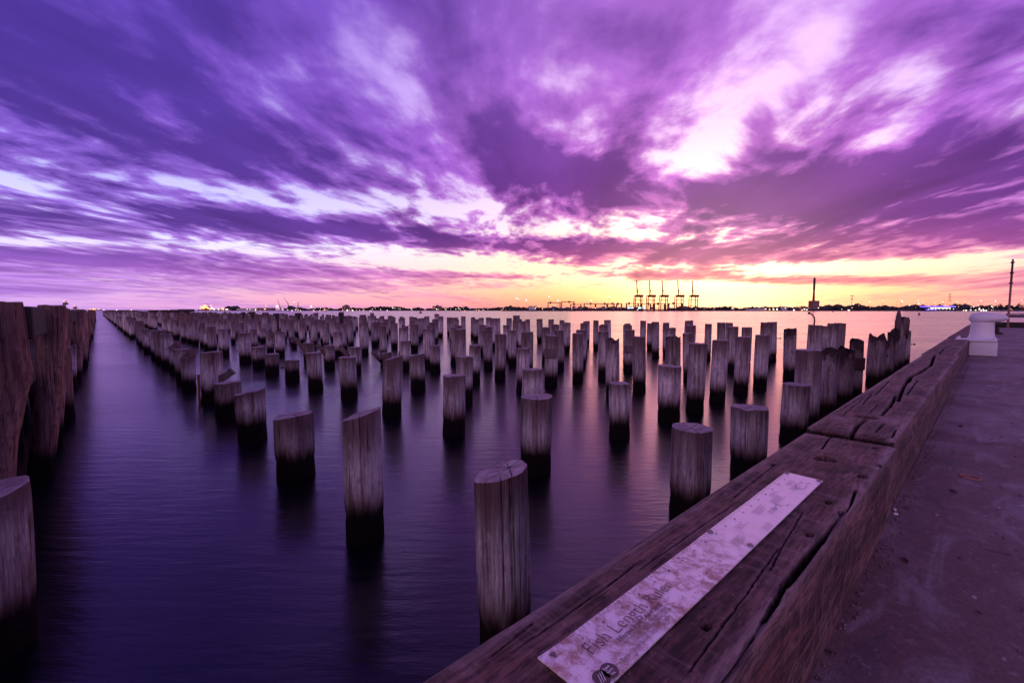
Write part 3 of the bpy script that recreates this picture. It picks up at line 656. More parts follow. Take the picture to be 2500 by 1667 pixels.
LEAFN = ['curled dark leaf near the orange rubber band', 'dark leaf on open concrete below the two shells', 'dark leaf at the foot of the kerb near the bottom edge', 'dark leaf far along the deck past the rubber band', 'tiny dark leaf scrap in the middle of the deck', 'tiny dark scrap low on the right of the deck']
for k, (x, y, s) in enumerate(((2327, 1200, .018), (2208, 1369, .020), (2025, 1594, .014), (2345, 1041, .03), (2342, 1364, .007), (2389, 1496, .008))):
    a = unp(x, y, DECK); V = []; n = 10
    for i in range(n+1):
        u = -1+2*i/n; w = .34*(1-u*u)**.8+.01
        for j in (-1, 0, 1): V.append((u*s, j*w*s, .002+.10*s*(1-abs(j))*0 + abs(j)*.22*s*(1-u*u)+.05*s*u*u))
    n0 = len(V); V += [(x_, y_, z_+.0006) for x_, y_, z_ in V]
    F_ = [(i*3+j, i*3+3+j, i*3+4+j, i*3+1+j) for i in range(n) for j in (0, 1)]; F_ = [f[::-1] for f in F_] + [tuple(q+n0 for q in f) for f in F_]
    o = link('dry_leaf', mesh('dry_leaf', V, F_, True), M['leaf']); o.location = (a[0], a[1], DECK); o.rotation_euler = (0, 0, rnd.uniform(0, 3)); tag(o, LEAFN[k], 'leaf', 'litter on the deck')

# grit swept against the foot of the kerb and scattered over the deck
V = []; F_ = []
for k in range(900):
    x = rnd.uniform(.9, 9) if k < 600 else rnd.uniform(1, 6); y = KI-.004-abs(rnd.gauss(0, .018)) if k < 600 else rnd.uniform(-2.5, .15); s = rnd.uniform(.0015, .0055); n = len(V); z = DECK+s*.4
    V += [(x+s*rnd.uniform(.6, 1.3), y, z), (x-s, y+s*rnd.uniform(-.3, .3), z), (x, y+s*rnd.uniform(.6, 1.2), z), (x, y-s, z), (x, y, z+s*.8), (x, y, z-s)]
    F_ += [(n+a, n+b_, n+c_) for a, b_, c_ in ((0, 2, 4), (2, 1, 4), (1, 3, 4), (3, 0, 4), (2, 0, 5), (1, 2, 5), (3, 1, 5), (0, 3, 5))]
tag(link('grit', mesh('grit', V, F_), M['deck']), kind='stuff')
# ------------------------------------------------------------------ piles
U = 2.4
def depth_of(x, y): return x*FH[0]+y*FH[1]
def pile(x, y, r, zt, seed, label=None, group=None, slant=(0, 0), path=None, mname='pile', ncr=None, jag=0, cap=True, name='timber_pile', hollow=0, bands=True):
    """one pile: shaft (mesh with checks cut into it) > cut_top, mussel_crust"""
    rg = np.random.RandomState(seed); dep = depth_of(x, y)
    near = dep < 12; midr = dep < 26
    n0 = 56 if near else (30 if midr else 16)
    if jag: n0 = max(n0, 44)
    if ncr is None: ncr = rg.randint(2, 5) if near else (rg.randint(1, 3) if midr else 0)
    th = list(np.linspace(0, 2*math.pi, n0, endpoint=False) + rg.rand()*.1); cidx = {}
    toward = math.atan2(-y, -x)
    crs = []
    for k in range(ncr):
        a = (toward + rg.uniform(-1.25, 1.25)) if k < max(2, ncr-1) else rg.uniform(0, 6.28)
        crs.append((a % (2*math.pi), rg.uniform(.012, .026)*(1 if near else 1.6), rg.uniform(.25, 1.05), rg.uniform(.03, .07)*r/.25))
    for a, w, L, d_ in crs:
        th = [q for q in th if abs((q-a+math.pi) % (2*math.pi)-math.pi) > w*1.8] + [a-w, a, a+w]
    th = np.array(sorted(q % (2*math.pi) for q in th)); n = len(th)
    path = path or [(0, 0, -.7), (rg.uniform(-.075, .075), rg.uniform(-.075, .075), zt)]
    pz = np.array([q[2] for q in path]); pxs = np.array([q[0] for q in path]); pys = np.array([q[1] for q in path])
    nz = (26 if near else (14 if midr else 7)) if len(path) < 3 else 34
    lob = [(k, rg.uniform(-.035, .035), rg.uniform(0, 6.28)) for k in (2, 3, 5)]
    ztop = zt + slant[0]*np.cos(th)*r + slant[1]*np.sin(th)*r + .012*np.interp(th, np.linspace(0, 6.3, 14), rg.uniform(-1, 1, 14))
    if jag:
        jn = np.interp(th, np.linspace(0, 6.29, 9), np.r_[(q_ := rg.uniform(0, 1, 8)), q_[0]]); ztop = ztop - jag*jn**1.4 - jag*.10*rg.rand(n)
    V = []; dt = []
    taper = rg.uniform(-.02, .03)
    for j in range(nz+1):
        u = j/nz; zz = -.7 + (ztop+.7)*u
        cx_ = np.interp(zz, pz, pxs); cy_ = np.interp(zz, pz, pys)
        rad = r*(1+taper*(u-.5)) * (1+sum(a*np.cos(k*th+p_+zz*.25) for k, a, p_ in lob))
        rad *= 1 - .09/(1+np.exp((zz-TIDE+.03)*26))
        rad = rad + r*.05*fbm(np.cos(th)*2.5+seed, np.sin(th)*2.5+zz*1.3, 3)
        if near: rad = rad + .006*fbm(th*9+seed, zz*.8, 3)
        if u > .995: rad *= .985
        for a, w, L, d_ in crs:
            dd = np.abs((th-a+math.pi) % (2*math.pi)-math.pi); fade = np.clip((zz-(zt-(zt-TIDE)*L))/.12, 0, 1)
            rad = rad - d_*np.where(dd < w*.5, 1, 0)*fade
        V.append(np.stack([cx_+rad*np.cos(th), cy_+rad*np.sin(th), zz], 1)); dt.append(ztop-zz)
    V = np.concatenate(V); dt = np.concatenate(dt)
    F_ = [(j*n+i, j*n+(i+1) % n, (j+1)*n+(i+1) % n, (j+1)*n+i) for j in range(nz) for i in range(n)]
    topring = V[-n:]; ctr = topring.mean(0)
    sep_top = midr and not jag
    if jag:                                       # rotten hollow heart
        b0 = len(V); inner = ctr+(topring-ctr)*.72; inner[:, 2] = topring[:, 2]-.10-.25*rg.rand(n); bot = ctr.copy(); bot[2] = topring[:, 2].min()-.25
        V = np.concatenate([V, inner, bot[None]]); dt = np.concatenate([dt, np.full(n+1, .0)])
        F_ += [((nz)*n+i, nz*n+(i+1) % n, b0+(i+1) % n, b0+i) for i in range(n)] + [(b0+i, b0+(i+1) % n, b0+n) for i in range(n)]
    elif not sep_top: F_ += [tuple(nz*n+i for i in range(n))]
    me = mesh(name, V, F_, True)
    a = me.attributes.new('dtop', 'FLOAT', 'POINT'); a.data.foreach_set('value', dt.astype(np.float32))
    if not sep_top and not jag: me.polygons[len(me.polygons)-1].use_smooth = False
    o = link(name, me, M[mname]); o.location = (x, y, 0)
    if label: tag(o, label, 'pile', group)
    if sep_top:
        fr = [1, .96, .8, .6, .4, .2, .07]; TV = []; TF = []
        for k, q in enumerate(fr):
            ring = ctr+(topring-ctr)*q
            if q < 1: ring = ring + np.array([0, 0, .004])
            for a_, w, L, d_ in crs:
                dd = np.abs((th-a_+math.pi) % (2*math.pi)-math.pi)
                if q < 1 or True: ring[:, 2] -= np.where(dd < w*.5, .045*(1-.3*q), 0)
            if near and q < 1: ring[:, 2] += .006*fbm(ring[:, 0]*14+seed, ring[:, 1]*14, 2)
            TV.append(ring)
        TV = np.concatenate(TV+[ctr[None]-[0, 0, .03]]); m_ = len(fr)
        TF = [(k*n+i, k*n+(i+1) % n, (k+1)*n+(i+1) % n, (k+1)*n+i) for k in range(m_-1) for i in range(n)] + [((m_-1)*n+i, (m_-1)*n+(i+1) % n, m_*n) for i in range(n)]
        link('cut_top', mesh('cut_top', TV, TF, False), M['end'], o)
    if midr and bands:
        cz = TIDE - .05 + .075*np.interp(th, np.linspace(0, 6.3, 34), rg.uniform(-1, 1, 34)) ; CV = []
        for k, (q, e) in enumerate(((0, .010), (.4, .016), (.75, .014), (.95, .008), (1.0, -.004))):
            zz = -.6+(cz+.6)*q; cx_ = np.interp(zz, pz, pxs); cy_ = np.interp(zz, pz, pys)
            rad = r*(1+sum(a_*np.cos(k_*th+p_+zz*.25) for k_, a_, p_ in lob))*.935 + e + .012*fbm(th*7+seed, zz*9, 3)
            CV.append(np.stack([cx_+rad*np.cos(th), cy_+rad*np.sin(th), zz], 1))
        CF = [(k*n+i, k*n+(i+1) % n, (k+1)*n+(i+1) % n, (k+1)*n+i) for k in range(4) for i in range(n)]
        link('mussel_crust', mesh('mussel_crust', np.concatenate(CV), CF, True), M['crust'], o)
    return o
ORD = ['', 'first', 'second', 'third', 'fourth', 'fifth', 'sixth', 'seventh', 'eighth', 'ninth', 'tenth', 'eleventh', 'twelfth', 'thirteenth', 'fourteenth', 'fifteenth', 'sixteenth', 'seventeenth', 'eighteenth', 'nineteenth', 'twentieth']
ORD += ['twenty-'+q for q in ORD[1:10]] + ['thirtieth'] + ['thirty-'+q for q in ORD[1:10]]
COLX = [.97, 2.30, 3.36, 4.36, 4.93, 5.58, 6.40, 7.08, 8.57, 9.42, 10.35, 11.06, 11.55]
ROWY = lambda j: 1.12+(j-1)*1.103
# measured piles: (line, place in line) -> x, y, diameter, top height relative to the eye (all in units of U), slope of the cut along the view's right
S = {
 (1,1): (.96,1.05,.172,-.52,.25), (1,2): (.95,2.12,.190,-.515,.30), (1,3): (.96,3.24,.245,-.72,.12), (1,4): (.97,4.45,.234,-.72,.20), (1,5): (.98,5.62,.248,-.78,.04), (1,6): (.99,6.58,.235,-.52,.06), (1,7): (.90,7.70,.171,-.66,0), (1,8): (.97,8.8,.2,-.62,0), (1,9): (.99,10.11,.19,-.67,0), (1,10): (.97,11.05,.2,-.47,0), (1,11): (.98,12.08,.236,-.43,.05),
 (2,1): (2.34,1.09,.211,-.64,.0), (2,2): (2.24,2.17,.224,-.61,.03), (2,3): (2.36,3.34,.201,-.60,.02), (2,4): (2.31,4.46,.212,-.52,.22), (2,5): (2.37,5.68,.221,-.61,.0), (2,6): (2.28,6.64,.206,-.61,.03), (2,7): (2.29,7.79,.225,-.81,.03), (2,8): (2.25,8.78,.235,-.78,.02), (2,9): (2.32,9.98,.235,-.73,0), (2,10): (2.31,11.01,.24,-.49,.02), (2,11): None, (2,12): (2.29,13.15,.24,-.48,0), (2,13): (2.21,14.14,.21,-.44,0), (2,14): (2.26,15.34,.2,-.58,0),
 (3,1): (3.24,1.09,.222,-.66,.0), (3,2): (3.39,2.23,.183,-.65,.0), (3,3): (3.36,3.34,.2,-.63,.02), (3,4): (3.35,4.50,.205,-.58,.0), (3,5): (3.37,5.62,.215,-.64,.16), (3,6): None, (3,7): (3.39,7.90,.225,-.67,0), (3,8): (3.30,8.85,.205,-.69,0), (3,9): (3.35,10.09,.225,-.71,0), (3,10): None, (3,11): (3.29,12.06,.225,-.54,.02), (3,12): (3.30,12.94,.19,-.57,0), (3,13): (3.18,14.05,.19,-.54,0),
 (4,1): (4.42,1.15,.205,-.64,.0), (4,2): (4.38,2.28,.225,-.58,-.04), (4,3): None, (4,4): (4.33,4.46,.18,-.53,0), (4,5): (4.36,5.58,.177,-.55,0), (4,6): (4.56,7.0,.19,-.65,.05), (4,7): (4.31,7.71,.18,-.59,0), (4,8): (4.18,8.25,.215,-.85,.1), (4,9): None, (4,10): (4.29,10.96,.21,-.54,0), (4,11): None, (4,12): None, (4,13): (4.31,14.38,.185,-.87,0), (4,14): None, (4,15): None, (4,16): (4.25,17.64,.19,-.65,0),
 (5,1): (4.89,1.16,.205,-.37,.03), (5,2): (4.90,2.25,.19,-.37,-.04), (5,3): (4.93,3.35,.18,-.355,.06), (5,4): (5.0,4.53,.195,-.38,-.05), (5,5): (4.90,5.59,.185,-.40,0),
 (6,1): (5.59,1.16,.18,-.36,0), (6,2): (5.60,2.29,.185,-.37,.03), (6,3): (5.58,3.35,.18,-.37,0), (6,4): (5.61,4.49,.17,-.37,0), (6,6): (5.56,6.66,.175,-.39,0), (6,7): (5.45,7.65,.165,-.35,0),
 (7,1): (6.46,1.17,.175,-.38,0), (7,2): (6.42,2.31,.185,-.36,.02), (7,4): (6.22,4.44,.165,-.36,.02), (7,5): (6.47,5.61,.17,-.38,0), (7,6): (6.23,6.69,.17,-.41,0),
 (8,1): (7.02,1.14,.15,-.35,0), (8,2): (7.04,2.27,.18,-.36,.02), (8,4): (7.18,4.57,.18,-.36,-.03),
 (9,1): (8.67,1.19,.225,-.31,0), (9,2): (8.48,2.27,.19,-.29,.05), (10,1): (9.45,1.14,.17,-.33,0), (10,5): (9.84,5.49,.17,-.28,0), (10,7): (9.26,7.80,.168,-.33,0),
 (11,1): (10.3,1.15,.16,-.30,0), (12,1): (11.06,1.16,.15,-.12,0), (13,1): (11.63,1.13,.15,-.40,0), (13,3): (11.41,3.43,.18,-.28,0), (11,14): (10.58,15.83,.2,-.31,0),
}
SPECIAL = {
 (1,1): 'grey pile with radial cracks across its tilted top, nearest the kerb', (1,2): 'tall slant-cut pile with one long black crack down its face',
 (1,3): 'squat broad pile with a flat pale top and thick black base', (1,4): 'short pile with a sloping top, right behind the squat broad one',
 (1,5): 'short flat-topped pile beside a broken white brace plank', (1,6): 'taller channel-side pile with a broken plank sticking out to its right',
 (2,4): 'slant-topped pile with an orange rotten split down its right side', (2,2): 'broad flat-topped pile with straight black cracks in mid water',
 (2,1): 'pale pile with a deep hollow check, first beside the kerb log', (3,1): 'short pale pile streaked with black rot close to the kerb log',
 (6,1): 'broken pile with charred jagged top, third of the cluster by the kerb', (7,1): 'charred split pile in the cluster by the kerb', (8,1): 'charred pile with a metal collar, last of the near cluster',
 (9,1): 'wide broken pile with charred notched top past the near cluster', (12,1): 'tallest gnarled pile rising over the kerb at the right', (9,2): 'jagged pale pile standing behind the charred cluster', (10,2): 'tall pile with a bent iron hook on its top',
}
placed = 0; fars = []
LAST = 140
for j in range(1, LAST+1):
    for c in range(1, 14):
        rg = random.Random(c*1000+j); key = (c, j)
        if key in S:
            if S[key] is None: continue
            x, y, d, tp, sl_ = S[key]
        else:
            if c > 8 and j > 1 and rg.random() < .22: continue
            if c <= 4 and rg.random() < .12: continue
            x = COLX[c-1]+rg.uniform(-.07, .07); y = ROWY(j)+rg.uniform(-.06, .06); d = rg.uniform(.15, .222); sl_ = rg.uniform(-.06, .06)
            tp = (rg.uniform(-.40, -.33) if c >= 5 else rg.uniform(-.66, -.42)) if c < 9 else rg.uniform(-.36, -.26)
            if j > 14 and c <= 4: tp = rg.uniform(-.45, -.33)
            if j > 20: tp = rg.uniform(-.42, -.28)
            q = rg.random()
            if j > 5 and c >= 5 and q < .035: tp = rg.uniform(-.24, -.10)
            if j > 22 and c <= 3 and q < .22: tp = rg.uniform(-.06, .03)
        x *= U; y *= U; r = d*U/2*1.0; zt = CAMZ+tp*U
        if placed >= 300 or j > 26: fars.append((x, y, r, zt)); continue
        placed += 1
        jag = {(6,1): .22, (7,1): .34, (8,1): .20, (9,1): .42, (10,1): .55, (11,1): .35, (12,1): .25, (9,2): .12}.get(key, 0)
        if not jag and c >= 5 and rg.random() < .16: jag = rg.uniform(.08, .22)
        if key in SPECIAL: lab, grp = SPECIAL[key], 'old pier piles'
        else: lab, grp = f"{'tall' if tp > -.45 else 'short'} grey pile, {ORD[j]} from the wharf in the {ORD[c]} line from the channel", 'old pier piles'
        mname = 'pile_char' if key in ((6,1), (7,1), (8,1), (9,1), (10,1), (11,1), (12,1), (9,2)) else ('pile_tall' if tp > -.45 else 'pile')
        sl_v = (sl_*RH[0], sl_*RH[1])
        o = pile(x, y, r, zt, c*77+j*13, lab, grp, sl_v, mname=mname, jag=jag, ncr={(1,1): 6, (1,2): 4, (2,2): 5, (2,6): 3}.get(key))
        S_obj = S.setdefault('obj', {}); S_obj[key] = (o, x, y, r, zt)
# the rest of the field, too many and too small to pick apart
V = []; F_ = []; DT = []
for x, y, r, zt in fars:
    n = 9; k = len(V); a0 = rnd.random()
    tx, ty = rnd.uniform(-.05, .05), rnd.uniform(-.05, .05)
    for z in (-.5, TIDE, (zt+TIDE)/2, zt):
        for i in range(n):
            t = 2*math.pi*(i+a0)/n; rr = r*(1+.06*math.sin(3*t+x)); e = rnd.uniform(-.03, .03) if z == zt else 0
            V.append((x+rr*math.cos(t)+tx*z, y+rr*math.sin(t)+ty*z, z+e)); DT.append(zt-z)
    F_ += [(k+q*n+i, k+q*n+(i+1) % n, k+(q+1)*n+(i+1) % n, k+(q+1)*n+i) for q in range(3) for i in range(n)] + [tuple(k+3*n+i for i in range(n))]
me = mesh('far_piles', V, F_); a = me.attributes.new('dtop', 'FLOAT', 'POINT'); a.data.foreach_set('value', np.array(DT, np.float32))
tag(link('far_piles', me, M['pile_tall']), kind='stuff')
OB = S['obj']

# broken brace planks, iron and other remains fixed to piles (parts of the pile they hang on)
def plank(key, off, L, W_, T_, rot, name='brace_plank', mat_=None):
    o, x, y, r, zt = OB[key]
    q = MB(); e = [(-L/2, -W_/2), (L/2, -W_/2*.9), (L/2-.06, W_/2), (L/2-.16, W_/2*.6), (-L/2+.05, W_/2)]
    n = len(e); q.raw([(a, -T_/2, b) for a, b in e]+[(a, T_/2, b) for a, b in e], [tuple(range(n)), tuple(range(2*n-1, n-1, -1))]+[(i, n+i, n+(i+1) % n, (i+1) % n)[::1] for i in range(n)])
    b = q.build(name, mat_ or M['pile'], o); b.location = off; b.rotation_euler = rot
    return b
va = -YAW
front = lambda r: (-FH[0]*r, -FH[1]*r)
plank((1,6), (RH[0]*.42, RH[1]*.42, .80), .62, .22, .10, (0, -.55, va))
for key, s in (((3,9), -1), ((3,8), -1), ((3,7), -1), ((4,8), -1), ((3,12), 1)):
    r = OB[key][3]; zt = OB[key][4]
    plank(key, (RH[0]*s*r*1.35-FH[0]*r*.6, RH[1]*s*r*1.35-FH[1]*r*.6, zt-.16), .70, .20, .08, (0, .75 if s < 0 else -.7, va+.3*s))
for key in ((1,7), (1,9)):
    o, x, y, r, zt = OB[key]; q = MB(); w, h, d_ = r*1.0, .30, .12
    q.raw([(-w, -d_, 0), (w, -d_, 0), (w*.9, -d_, h), (-w, d_, 0), (w, d_, 0), (w*.9, d_, h)], [(0, 1, 2), (5, 4, 3), (0, 3, 4, 1), (1, 4, 5, 2), (2, 5, 3, 0)])
    b = q.build('splintered_wedge', M['pile'], o); b.location = (0, 0, zt-.03); b.rotation_euler = (0, 0, va)
o, x, y, r, zt = OB[(1,6)]
q = MB(); q.bar((-r*1.05, -.1, -.1), (-r*1.05, -.1, .85), .035, .04, 6); b = q.build('rusty_strap', M['rust'], o); b.rotation_euler = (0, 0, va)
for key, z, L in (((2,6), .75, .22), ((2,10), .62, .2), ((2,9), .55, .18), ((2,7), .5, .2), ((3,11), .7, .3), ((9,1), 1.1, .2), ((13,3), 1.2, .35), ((13,1), 1.15, .3), ((8,2), 1.1, .25), ((5,7), 1.2, .3), ((8,4), .9, .3)):
    if key in OB:
        o, x, y, r, zt = OB[key]; q = MB(); sgn = -1 if key[0] < 4 else 1
        q.bar((sgn*r*.8, -.05, 0), (sgn*(r+L*.5), -.08, .0), .022, .022, 6); q.bar((sgn*(r+L*.42), -.08, 0), (sgn*(r+L*.5), -.08, 0), .045, .045, 6)
        b = q.build('iron_bolt', M['iron'], o); b.location = (0, 0, z); b.rotation_euler = (0, 0, va)
for key, z0, z1 in (((8,1), .95, 1.32),):
    o, x, y, r, zt = OB[key]; MB().lathe([(r*1.0, z0), (r*1.10, z0+.01), (r*1.10, z1-.01), (r*1.0, z1)], 24).build('metal_collar', M['iron'], o)
if (10,2) in OB:
    o, x, y, r, zt = OB[(10,2)]; q = MB(); pts = [(.0, 0, zt-.05), (.03, 0, zt+.18), (.0, 0, zt+.34), (-.10, 0, zt+.46), (-.20, 0, zt+.50)]
    for a_, b_ in zip(pts[:-1], pts[1:]): q.bar(a_, b_, .03, .03, 6)
    q.ball((-.22, 0, zt+.51), .06); b = q.build('iron_hook', M['iron'], o); b.rotation_euler = (0, 0, va)
o, x, y, r, zt = OB[(12,1)]
q = MB(); q.lathe([(.17, zt-1.0), (.20, zt-.5), (.215, zt-.25), (.20, zt-.10), (.15, zt-.03), (.02, zt)], 14, (.10*RH[0], .10*RH[1], 0)); q.build('gnarled_head', M['pile_tall'], o, True)
q = MB(); q.lathe([(.13, zt-1.0), (.12, zt-.2), (.085, zt+.10), (.05, zt+.24), (.02, zt+.30)], 10, (-.15*RH[0], -.15*RH[1], 0)); q.build('splintered_finger', M['pile_tall'], o, True)
for key, dz in (((5,4), -.62), ((8,4), -.85)):
    o, x, y, r, zt = OB[key]; q = MB(); q.box(-r*1.1, r*.9, -r*1.25, -r*.8, -.16, .16); b = q.build('bolted_block', M['pile'], o, bevel=.01); b.location = (0, 0, zt+dz); b.rotation_euler = (0, 0, va)

# ------------------------------------------------------------------ fender wall left of the channel
FENDER = [  # y, x at the tide, top x offset, radius, top, label
 (3.34, -.432, .2, .175, 2.84, 'thick brown fender pile with a knotted bulge, at the left edge', [(-.02, .0, -.7), (0, 0, .4), (.08, 0, 1.2), (.19, 0, 1.75), (.245, 0, 1.98), (.225, 0, 2.2), (.20, 0, 2.84)]),
 (4.42, -.345, .27, .165, 2.83, 'leaning brown fender pile, second along the channel wall', None),
 (5.42, -.33, .22, .12, 2.80, 'slim leaning fender pile, third along the channel wall', None),
 (8.0, -.40, .15, .19, 2.79, 'brown fender pile behind the short red stub, fourth upright', None),
 (10.05, -.33, .22, .19, 2.78, 'leaning fender pile beside white stained timber, fifth upright', None),
 (12.37, -.28, .08, .19, 2.76, 'straight fender pile, sixth upright along the channel wall', None),
 (14.6, -.28, .06, .18, 2.5, 'fender pile, seventh upright along the channel wall', None), (17, -.3, .08, .18, 2.3, 'fender pile, eighth upright along the channel wall', None), (20, -.3, .05, .18, 2.6, 'fender pile, ninth upright along the channel wall', None)]
FG = 'fender piles left of the channel'
for k, (yy, xx, lx, r, zt, lab, path) in enumerate(FENDER):
    path = path or [(0, 0, -.7), (0, 0, 0), (lx*.7, 0, 1.6), (lx, 0, zt)]
    pile(xx*U, yy*U, r, zt, 500+k, lab, FG, path=path, mname='fender', ncr=2, name='fender_pile')
for k in range(22):
    yy = 22.5+k*2.6; zt = rnd.uniform(2.2, 2.85)
    pile(-.3*U+rnd.uniform(-.1, .1), yy*U, .18, zt, 540+k, f'distant fender pile, {ORD[k+10]} upright along the channel wall', FG, mname='fender', ncr=0, name='fender_pile')
pile(-.30*U, 6.62*U, .16, CAMZ-.39*U, 530, 'short red-brown stub standing in front of the fender wall', FG, mname='fender', name='fender_pile', ncr=3)
pile(-.335*U, 2.25*U, .285, CAMZ-.605*U, 531, 'sawn grey pile stub in the bottom left corner, tilted top', 'old pier piles', slant=(.10*RH[0]+.16*FH[0], .10*RH[1]+.16*FH[1]), mname='pile', ncr=5)
pile(-.37*U, 9.3*U, .2, 1.5, 532, 'pale stained stub squeezed between fender piles', FG, mname='pile', name='fender_pile')
# second, darker row and the walings that tie it together
for k in range(14):
    yy = 2.3+k*1.1+rnd.uniform(-.1, .1)
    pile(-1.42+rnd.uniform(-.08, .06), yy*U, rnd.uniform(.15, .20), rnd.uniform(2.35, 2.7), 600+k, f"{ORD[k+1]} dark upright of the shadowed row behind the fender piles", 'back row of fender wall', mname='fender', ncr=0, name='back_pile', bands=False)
ends = [(5.2, -.74)] + [(f_[0]*U, (f_[1]*U+(f_[6][-1][0] if f_[6] else f_[2]))) for f_ in FENDER]
for k in range(len(ends)-1):
    (ya, xa), (yb, xb) = ends[k], ends[k+1]
    q = MB(); xr = xb-.05; zt = min(2.80, FENDER[k][4]-.02)
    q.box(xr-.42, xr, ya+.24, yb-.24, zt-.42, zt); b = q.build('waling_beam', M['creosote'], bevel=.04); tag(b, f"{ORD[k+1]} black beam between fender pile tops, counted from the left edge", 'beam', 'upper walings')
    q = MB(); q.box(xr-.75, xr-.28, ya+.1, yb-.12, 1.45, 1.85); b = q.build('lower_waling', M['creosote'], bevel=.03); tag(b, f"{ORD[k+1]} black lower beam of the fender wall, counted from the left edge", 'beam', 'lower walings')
for k in range(18):  # added backing panels block the sky so the fender wall stays black
    y0 = 1.5*U+k*2.6
    q = MB(); q.box(-2.35, -2.10, y0, y0+2.5, -.5, 2.62+rnd.uniform(-.06, .06)); b = q.build('sky_block_panel', M['creosote'], bevel=.02); tag(b, f"{ORD[k+1]} added black panel blocking the sky behind the fender piles", 'panel', 'added sky-blocking panels')
# ------------------------------------------------------------------ far shore
def at(px, D):                           # the spot at depth D (metres along the view) seen at photo column px
    return (FH*D + RH*D*(px-CX)/FPX*math.cos(PITCH))
def hz(py, D): return CAMZ + D*(757.5-py)/FPX
MPP = lambda D: D/FPX
D0 = 1500.
def frame(name, px, D, label, cat, group=None):
    p = at(px, D); o = empty(name, (p[0], p[1], 0), -YAW); return tag(o, label, cat, group)
# local axes of a far thing: x to the right, y away, z up, in metres
mb = MB()
def land_strip(name, cols):
    V = []; F_ = []
    for px, D, h in cols:
        a = at(px, D); b = at(px, D+500)
        V += [(a[0], a[1], -1), (a[0], a[1], h*.6), (a[0]+(b[0]-a[0])*.03, a[1]+(b[1]-a[1])*.03, h), (b[0], b[1], h*1.1), (b[0], b[1], -1)]
    for i in range(len(cols)-1):
        for j in range(4): F_.append((i*5+j, (i+1)*5+j, (i+1)*5+j+1, i*5+j+1))
    return tag(link(name, mesh(name, V, F_), M['land']), kind='structure')
land_strip('far_shore', [(px, 2600, 4+1.2*math.sin(px*.05)) for px in range(380, 1260, 20)])
land_strip('port_shore', [(1225, D0*1.0, 1)]+[(px, D0, 5.5+1.0*math.sin(px*.07)) for px in range(1250, 2060, 20)]+[(px, D0, 6) for px in range(2060, 2700, 40)])
land_strip('distant_point', [(px, 6000, 7) for px in range(255, 480, 25)])
def tree_line(name, x0, x1, D, hmin, hmax, n, zb=3, seed=1):
    rg = random.Random(seed); V = []; F_ = []
    base = bmesh.new(); bmesh.ops.create_icosphere(base, subdivisions=1, radius=1); bv = [v.co.copy() for v in base.verts]; bf = [tuple(v.index for v in f.verts) for f in base.faces]; base.free()
    for i in range(n):
        px = rg.uniform(x0, x1); p = at(px, D+rg.uniform(20, 200)); h = rg.uniform(hmin, hmax)*(.55+.75*(vnoise(np.array(px*.045), np.array(seed*3.1))+.5)); w = h*rg.uniform(.5, 1.1); k = len(V)
        for v in bv: V.append((p[0]+v.x*w*rg.uniform(.7, 1.25), p[1]+v.y*w*rg.uniform(.7, 1.25), zb+h*.5+v.z*h*.55*rg.uniform(.75, 1.25)))
        F_ += [tuple(k+q for q in f) for f in bf]
    return tag(link(name, mesh(name, V, F_), M['leafmass']), kind='stuff')
tree_line('tree_line', 830, 1260, 2600, 7, 20, 620, 2, 1); tree_line('tree_line', 555, 580, 2600, 12, 22, 30, 3, 2); tree_line('tree_line', 690, 840, 2600, 6, 16, 200, 2, 3)
tree_line('tree_line', 1260, 1560, D0+60, 5, 11, 170, 4, 4); tree_line('tree_line', 1640, 2010, D0+60, 5, 13, 260, 4, 5); tree_line('tree_line', 2000, 2270, D0, 9, 19, 230, 3, 6); tree_line('tree_line', 2255, 2500, D0, 9, 18, 200, 3, 7)

def quay_crane(px, k):
    o = frame('quay_crane', px, D0, f"{ORD[k]} of five tall quay cranes with raised booms, counted from the left", 'crane', 'quay cranes')
    H = hz(722, D0); T = hz(686.5, D0); w = 11.5; g = 9.
    for sx in (-1, 1):
        for y in (-g, g): MB().bar((sx*w, y, 4), (sx*w*.93, y, H), 1.7, 1.5).build('leg', M['crane'], o)
    q = MB()
    for z in (16, 36):
        q.box(-w, w, -g-.6, -g+.6, z, z+1.6); q.box(-w, w, g-.6, g+.6, z, z+1.6)
    q.bar((-w, -g, 17), (w, -g, 36), .5); q.box(-w-.6, -w+.6, -g, g, 16, 17.5); q.box(w-.6, w+.6, -g, g, 16, 17.5); q.build('cross_beam', M['crane'], o)
    MB().box(-6, w+3, -g-3, g+3, H-5, H+2.5).build('machinery_house', M['crane'], o)
    q = MB(); q.box(-w-1, w+6, -2.2, -.8, H-2, H+1); q.box(-w-1, w+6, .8, 2.2, H-2, H+1); q.build('girder', M['crane'], o)
    q = MB()
    for y in (-1.6, 1.6): q.bar((-2.5, y, H), (-5.5, y, T), 1.5, 1.1)
    for i in range(9):
        u = i/9; q.bar((-2.5-3*u, -1.6, H+(T-H)*u), (-2.5-3*(u+.1), 1.6, H+(T-H)*(u+.1)), .35)
    q.box(-7.2, -4.4, -2, 2, T-1.2, T+1.0); q.build('raised_boom', M['crane'], o)
    q = MB(); q.bar((-2, 0, H+1), (-1, 0, H+19), .7); q.bar((-1, 0, H+19), (6, 0, H+1), .55); q.bar((-1, 0, H+19), (-4, 0, H+30), .3); q.build('a_frame', M['crane'], o)
for k, px in enumerate((1557, 1588, 1619, 1657, 1692)): quay_crane(px, k+1)
